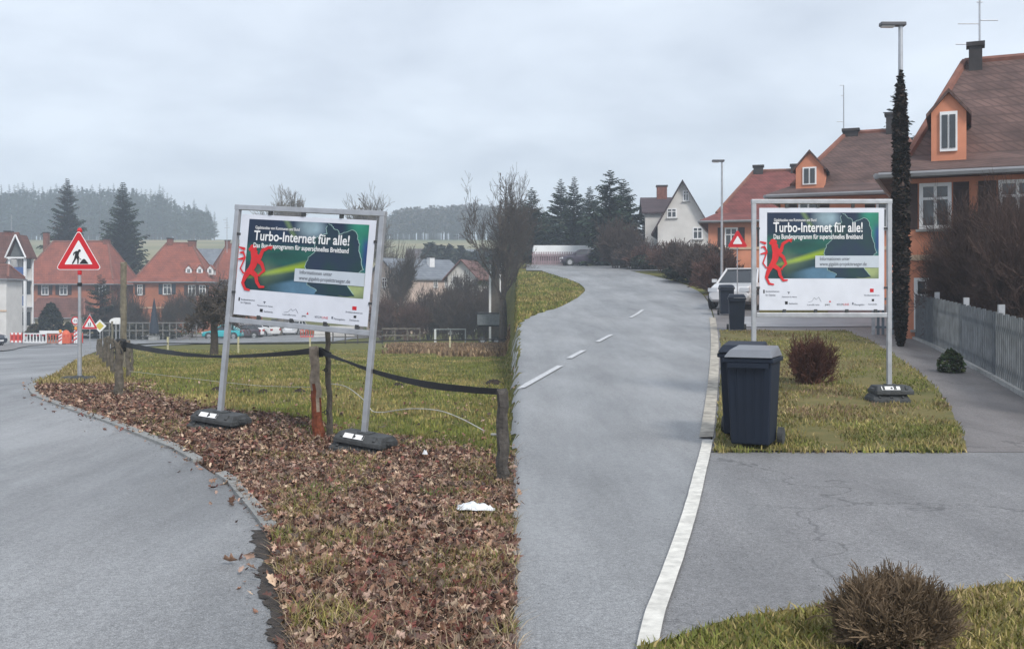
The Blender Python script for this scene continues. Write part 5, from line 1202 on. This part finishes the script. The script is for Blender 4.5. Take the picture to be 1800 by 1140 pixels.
antenna(399,132,382,436,'antenna with a slanting array above the house behind the board',[(400,-5,5),(392,-4,2),(386,-7,-1),(396,-2,3)],r=.05)
antenna(20,104,377,412,'thin antenna on the white house at the left edge',[(384,-1,1)],r=.04)
# ================================================================ RIGHT-HAND STREET
def bin_(px,row,label,rz,toprow,s=1.0,lid_pale=False):
    g=ground(px,row); h=(row-toprow)/F*g.y; k=h/1.10
    t=thing('wheelie_bin',label,'bin',g+Vector((0,.3*k,.03)),rz,'dark wheelie bins by the road'); body=M('bin_blue',(.004,.010,.024),.62,.15,3); 
    w0,w1,d0,d1=.20*k,.235*k,.22*k,.29*k; hb=.96*k
    V=[(-w0,-d0,.05*k),(w0,-d0,.05*k),(w0,d0,.05*k),(-w0,d0,.05*k),(-w1,-d1,hb),(w1,-d1,hb),(w1,d1,hb),(-w1,d1,hb)]
    MB().add(V,[(3,2,1,0),(0,1,5,4),(1,2,6,5),(2,3,7,6),(3,0,4,7),(4,5,6,7)]).build('body',body,t,bevel=.015*k)
    rb=MB()
    for s_ in (-.6,-.2,.2,.6): rb.add([(s_*w0-.008*k,-d0-.006,.1*k),(s_*w0+.008*k,-d0-.006,.1*k),(s_*w1+.008*k,-d1-.002,hb-.1*k),(s_*w1-.008*k,-d1-.002,hb-.1*k),(s_*w0-.008*k,-d0+.02,.1*k),(s_*w0+.008*k,-d0+.02,.1*k),(s_*w1+.008*k,-d1+.02,hb-.1*k),(s_*w1-.008*k,-d1+.02,hb-.1*k)],[(0,1,2,3),(0,3,7,4),(1,5,6,2),(3,2,6,7),(0,4,5,1)])
    rb.build('ribs',body,t)
    MB().box((0,-d1-.035*k,hb-.07*k),(2*w1*.9,.03*k,.05*k)).build('front_lip',body,t)
    MB().box((0,0,hb-.02*k),(2*w1+.05*k,2*d1+.05*k,.05*k)).build('rim',body,t,bevel=.01*k)
    lm=M('bin_lid',(.17,.18,.20),.4,.15,3) if lid_pale else body
    V=[(-w1-.02*k,-d1-.05*k,hb+.012),(w1+.02*k,-d1-.05*k,hb+.012),(w1+.02*k,d1,hb+.012),(-w1-.02*k,d1,hb+.012),(-w1*.9,-d1*.75,hb+.09*k),(w1*.9,-d1*.75,hb+.09*k),(w1*.92,d1*.9,hb+.12*k),(-w1*.92,d1*.9,hb+.12*k)]
    l=MB().add(V,[(3,2,1,0),(0,1,5,4),(1,2,6,5),(2,3,7,6),(3,0,4,7),(4,5,6,7)]).build('lid',lm,t,bevel=.012*k)
    MB().tube((-w1*.8,d1+.05*k,hb+.05*k),(w1*.8,d1+.05*k,hb+.05*k),.016*k,n=8).build('handle',blackp,t)
    for s_ in (-1,1):
        wh=MB().lathe([(.0,-.03*k),(.10*k,-.03*k),(.10*k,.03*k),(0,.03*k)],n=18).build('wheel',rubber,t); wh.rotation_euler=(0,R(90),0); wh.location=(s_*(w0+.05*k),d0,.10*k)
    return t
bin_(1319,778,'second dark wheelie bin tucked close behind the grey-lidded bin',R(-20),604)
nb=bin_(1337,797,'large dark blue wheelie bin with grey lid, nearest on the grass edge',R(-24),612,lid_pale=True)
bin_(1299,584,'small far dark wheelie bin left of the board post',R(-10),517)
bin_(1280,556,'dark wheelie bin just behind the far bin, nearest the road',R(-5),500)
# streets lamps
def lamp(px,y,rowt,label,arm,r=.06,rowb=None):
    g=onground(px,y); h=hgt(rowt,y,g.z); t=thing('street_lamp',label,'street lamp',g,0,'street lamps along the right-hand road')
    MB().tube((0,0,-.1),(0,0,h*.5),r*1.35,r*1.1,10).tube((0,0,h*.5),(0,0,h),r*1.1,r*.8,10).build('pole',galv,t)
    MB().box((-arm/2+r,0,h-.04),(arm+.1,.2,.09)).build('lamp_head',M('lamp_dark',(.09,.09,.10),.4,.1,3),t,bevel=.02)
    MB().box((-arm*.62,0,h-.10),(arm*.6,.14,.02)).build('lens',M('lens',(.5,.5,.5),.2,.05,3),t)
lamp(1583,24.3,40,'tall street lamp with a flat head reaching left, right of the board',.50,.062)
lamp(1269,44,281,'slim far street lamp left of the upright board',.42,.05)
# dark ivy-clad tree trunk with conifer top behind the lamp
g=onground(1583,23.6); t=leafy('narrow dark ivy-covered column behind the tall street lamp',g,.36,hgt(152,23.6,g.z),120,[(.018,.018,.013),(.035,.025,.02),(.05,.033,.026)],7000,.065,name='ivy_column',shape='box',cat='tree')
g,h=tree_at(1576,48,148); t=conifer(h,1.5,34,121,[(.03,.05,.045),(.04,.055,.05),(.05,.05,.05)],'blue-green spruce top peeking out around the tall street lamp',None,base=.25,per=9,sub=6); t.location=g
# right houses
def zr(row,y): return EYE-(row-HOR)/F*y
gr='orange terrace houses along the right-hand road'
y=26; cx=1600; base=gz((cx-900)/F*y,y)
# nearest house: left corner of the front at px 1600
he=zr(298,26)-base
Wn,Dn=9,11; rot=R(-24)
corner=Vector(((1588-900)/F*26,26,base))
ctr=corner+Matrix.Rotation(rot,3,'Z')@Vector((Wn/2,Dn/2,0))
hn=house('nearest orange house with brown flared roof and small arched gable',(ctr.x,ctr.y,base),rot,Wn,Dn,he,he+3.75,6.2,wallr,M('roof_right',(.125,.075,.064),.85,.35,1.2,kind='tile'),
   wins=[('F',-Wn/2+.75,he-.95,.75,1.15,shut),('F',-Wn/2+2.6,he-.95,.85,1.15,shut),('F',-Wn/2+4.8,he-.95,.85,1.15,shut),('F',-Wn/2+.55,he-3.4,.6,1.3),('F',-Wn/2+3,he-3.4,.8,1.3,shut),('L',-3.5,he-.95,.8,1.15,shut)],
   chims=[(-2.8,-.3,he+2.6,he+4.1,.36,darkroof)],kink=(.30,.16),over=.55,group=gr,
   dormers=[(-Wn/2+1.05,-Dn/2+.45,he+.15,.82,1.4,3,wallr,M('roof_right',(0,0,0)))])
antenna(1722,33,-8,132,'tall television antenna above the nearest orange roof',[(42,-38,-2),(36,2,32),(78,-42,0),(108,-20,2),(4,-5,5)],r=.035)
# second house
def rhouse(label,px,y,W_,D_,rote,rowe,rowr,wins,chims,ridge,dorm=(),wm=wallr,rm=None,kink=(.30,.16),**k):
    b=gz((px-900)/F*y,y); he=zr(rowe,y)-b; co=Vector(((px-900)/F*y,y,b)); c=co+Matrix.Rotation(rote,3,'Z')@Vector((W_/2,D_/2,0))
    yr=c.y; hr=zr(rowr,yr)-b
    return house(label,(c.x,c.y,b),rote,W_,D_,he,hr,ridge,wm,rm or M('roof_right',(0,0,0)),wins=[(a,x,he-dz,w,h)+tuple(e) for a,x,dz,w,h,*e in wins],chims=[(x,yy,hr-1.2,zr(rc,yr)-b,.62,darkroof) for x,yy,rc in chims],kink=kink,over=.5,group=gr,
        dormers=[(x,yy,he+dz,w,h,3,wm,M('roof_right',(0,0,0))) for x,yy,dz,w,h in dorm],**k)
rhouse('second orange house with two chimneys on its steep brown ridge',1372,42,6.6,11,R(-22),338,232,[('F',-2.2,1.0,.8,1.2,shut),('F',.8,1.0,.8,1.2,shut)],[(-.9,0,230),(.9,0,206)],2.2,dorm=[(-2.2,-5.0,.1,1.1,1.0)])
antenna(1483,47,150,238,'television antenna between the two chimneys of the second roof',[(150,-7,0),(168,-5,0),(214,-12,0)],r=.03)
rhouse('third terrace house with a low dark red roof left of the board',1245,64,8.4,10,R(-14),385,300,[('F',-2.8,1.2,.8,1.3,shut),('F',-.4,1.2,.8,1.3,shut)],[(-1.2,0,293),(1.2,0,293)],3,wm=wallr,rm=M('roof_right_red',(.20,.06,.05),.85,.3,1.2,kind='tile'))
# white gabled house
y=84; b=gz((1218-900)/F*y,y)
house('white gabled house with dark roof at the bend of the road',((1220-900)/F*y,y+4,b),R(-13),L_(1176,1264,y),8,zr(392,y)-b,zr(316,y)-b,5,wallw,M('roof_dark_brown',(.075,.05,.055),.8,.3,1,kind='tile'),gable='y',over=.5,wins=[('F',.25,zr(344,y)-b,.5,.9),('F',-.9,zr(374,y)-b,.8,.8),('F',1.2,zr(410,y)-b,.8,1.0)])
y=90; b=gz((1165-900)/F*y,y)
house('low wing with dark brown roof behind the white gabled house',((1168-900)/F*y,y+3,b),R(-5),L_(1142,1200,y),7,zr(371,y)-b,zr(341,y)-b,3,wallw,M('roof_dark_brown',(0,0,0)),gable='x',over=.3,name='house_wing',chims=[(.2,0,zr(345,y)-b,zr(322,y)-b,.9)],wins=[('F',.3,zr(395,y)-b,.7,1.6)])
# white flat building across the bend
y=92; b=gz((1000-900)/F*y,y)
t=thing('flat_building','long white flat-roofed building at the end of the road','building',((1000-900)/F*y,y+3,b))
w=L_(938,1062,y); MB().box((0,0,(zr(447,y)-b)/2-.3),(w*.96,5,zr(447,y)-b+.6)).build('wall',M('flat_wall',(.24,.22,.22),.8,.3,.6),t)
MB().box((0,-.1,(zr(431,y)+zr(449,y))/2-b),(w,5.6,(18)/F*y)).build('fascia',M('fascia_white',(.84,.86,.86),.7,.08,1),t)
MB().box((w*.22,-2.7,(zr(431,y)-b)*.35),(1.2,.3,(zr(431,y)-b)*.75)).build('column',M('fascia_white',(0,0,0)),t)
for x in (-w*.3,-w*.1,w*.4): MB().box((x,-2.53,(zr(455,y)-b)),(1.4,.06,.6)).build('window',glass,t)
# vehicles/hedge near the white building
g=onground(925,66); 
for i,(px,yy,rt,w_,l) in enumerate([(935,100,327,2.6,'leftmost narrow dark spruce above the white building'),(986,104,312,2.9,'dark spruce left of the centre group'),(1009,98,308,2.6,'tallest dark spruce of the centre group'),(1036,106,326,3.0,'dark spruce right in the centre group'),(1072,88,296,3.1,'broad spruce right of the white building'),(1096,92,312,3.0,'dark spruce nearest the brown shrub'),(918,106,348,3,'dark spruce at the far left of the right-hand row'),(960,116,372,3.2,'short hazy spruce between the two taller ones')]):
    g,h=tree_at(px,yy,rt); t=conifer(h,w_*.85,40,130+i,SPR+[(.04,.055,.05)],l,'spruces at the end of the right-hand road',base=.03,per=14,sub=6,wk=1.15); t.location=g
for i,(px,yy,rt,w_,m_,l) in enumerate([(1092,78,384,3.4,BRW,'tall grey-brown bare bush where the road bends'),(1118,76,420,3.0,BRW,'bare bush right of the tall one at the bend'),(1150,74,432,3.6,BRR,'first reddish bush of the roadside hedge'),(1182,68,425,3.2,BRR,'second reddish bush of the roadside hedge'),(1212,62,425,3.2,BRW,'third bush of the roadside hedge'),(1240,56,428,3.0,BRW,'last bush of the roadside hedge by the light car'),(1262,48,440,2.2,BRR,'dark red-brown bush behind the light car')]):
    g,h=tree_at(px,yy,rt); bare_shrub(l,g,w_*1.1,h,150+i,m_,34,3,'bare bushes along the right-hand road',minr=.02)
for i,(px,yy,w_,h_,l) in enumerate([(1150,73,3.6,1.1,'dark green low hedge under the first bushes'),(1215,58,3.0,1.0,'dark green low hedge by the light car')]):
    leafy(l,onground(px,yy),w_,h_,160+i,DK,1400,.10,name='hedge',cat='hedge',shape='box')
# big bare dome bush over the fence
for i,(px,yy,rt,w_,l) in enumerate([(1722,24.5,345,2.5,'huge dark brown twiggy bush over the street fence'),(1800,22.5,345,2.2,'dark twiggy bush at the right edge over the fence')]):
    g,h=tree_at(px,yy,rt); bare_shrub(l,g,w_,h,170+i,M('twig_dark',(.085,.052,.042),.9,.3,3),70,4,'big twiggy bushes over the street fence',minr=.006,kids=(2,3))
g,h=tree_at(1650,23,470); leafy('small green shrub against the street fence',onground(1672,18.3),.5,.38,175,[(.05,.08,.03),(.06,.07,.03)],700,.04)
# street fence
def street_fence():
    rows=[(592,1596),(610,1640),(636,1690),(668,1750),(700,1806),(740,1870)]
    P=[ground(px,r) for r,px in rows]; t=thing('street_fence','blue-grey slatted garden fence following the footpath','fence',P[0])
    o=P[0]; fm=[M('fence_slat',(.11,.122,.135),.8,.3,4),M('fence_slat_pale',(.155,.165,.17),.8,.3,4)]
    k=0
    for a,b in zip(P,P[1:]):
        d=b-a; L=Vector((d.x,d.y,0)).length; n=int(L/.15); rot=Matrix.Rotation(math.atan2(d.y,d.x),3,'Z')
        mb=MB()
        for i in range(n):
            p=a.lerp(b,(i+.5)/n)-o; mb.box((p.x,p.y,.6+p.z),(.095,.022,1.1+.03*math.sin(k*2.1)),rot,mi=0); k+=1
        mb.build('slat_panel',fm[P.index(a)%2],t)
        m_=(a+b)/2-o; n_=rot@Vector((0,.04,0))
        for z in (.3,.95):
            q=MB(); q.tube(a-o+n_+Vector((0,0,z)),b-o+n_+Vector((0,0,z)),.025,.025,6); q.build('rail',fm[0],t)
        MB().box((a-o)+n_*2.2+Vector((0,0,.6)),(.10,.10,1.35),rot).build('post',galv,t)
        MB().box(m_+Vector((0,0,.0)),(L+.02,.14,.18),rot@Matrix.Rotation(-math.atan2(d.z,L),3,'Y')).build('plinth',concrete,t)
street_fence()
# bluish gate and letter box where the fence starts
g=ground(1592,592); t=thing('garden_gate','blue-grey metal gate at the far end of the street fence','gate',g+Vector((-.25,.25,0)),R(-20))
mb=MB()
for i in range(7): mb.box((-.36+.12*i,0,.60),(.07,.03,1.1))
mb.box((0,.02,.25),(.85,.03,.06)).box((0,.02,1.0),(.85,.03,.06)); mb.build('gate_leaf',M('gate_blue',(.13,.17,.20),.6,.2,4),t)
for s in (-1,1): MB().box((s*.48,0,.62),(.09,.09,1.3)).build('post',galv,t)
MB().box((.34,-.05,.68),(.14,.03,.03)).build('handle',blackp,t)
# shrub on the island, heap of dead stems
g=ground(1425,678); bare_shrub('dark red-brown clump of dead stems on the island behind the big bin',g,.78,(678-592)/F*g.y,180,M('twig_wine',(.11,.045,.03),.9,.3,3),60,3,minr=.006,kids=(2,3))
g=ground(1566,1170); bare_shrub('scruffy grey-brown bush at the lower right corner of the driveway',onground(1570,4.6),.50,hgt(1022,4.6,onground(1570,4.6).z),181,M('twig_olive',(.17,.12,.075),.9,.4,6),110,3,minr=.0022,kids=(2,4),pct=(.992,.993))
leafy('olive leafy growth inside the scruffy bush in the lower right',onground(1570,4.6),.40,hgt(1070,4.6,onground(1570,4.6).z),182,[(.09,.09,.05),(.13,.11,.06),(.06,.065,.03),(.14,.09,.06)],4200,.012)
g=onground(965,96); t=thing('picket_fence','low pinkish picket fence below the white flat building','fence',(L_(900,935,90),90,gz(L_(900,935,90),90)))
w=L_(935,1015,90)
for zz_ in (.35,.95): MB().box((w/2,0,zz_),(w,.05,.10)).build('rail',M('fence_pink',(.30,.22,.24),.8,.2,2),t)
q=MB()
for i in range(26): q.box((w*(i+.5)/26,-.04,.6),(.09,.03,1.2))
q.build('pickets',M('fence_pink',(0,0,0)),t)
car('dark car parked beside the pinkish picket fence at the far road end',Vector((L_(900,1022,88),88,gz(L_(900,1022,88),88))),R(5),(.05,.04,.06),'hatch',3.6,1.7,1.4)
# ================================================================ HAZE
me=MB().box((0,560,27),(1500,1180,66)); hz=me.build('haze',None or bpy.data.materials.new('haze_air')); hz['kind']='stuff'
hm=hz.data.materials[0]; hm.use_nodes=True; ht=hm.node_tree; ht.nodes.clear(); pv=ht.nodes.new('ShaderNodeVolumePrincipled'); ho=ht.nodes.new('ShaderNodeOutputMaterial'); ht.links.new(pv.outputs[0],ho.inputs['Volume'])
pv.inputs['Color'].default_value=(.76,.86,.98,1); pv.inputs['Density'].default_value=.0014; pv.inputs['Anisotropy'].default_value=.1
S.cycles.volume_bounces=1; S.cycles.volume_step_rate=5
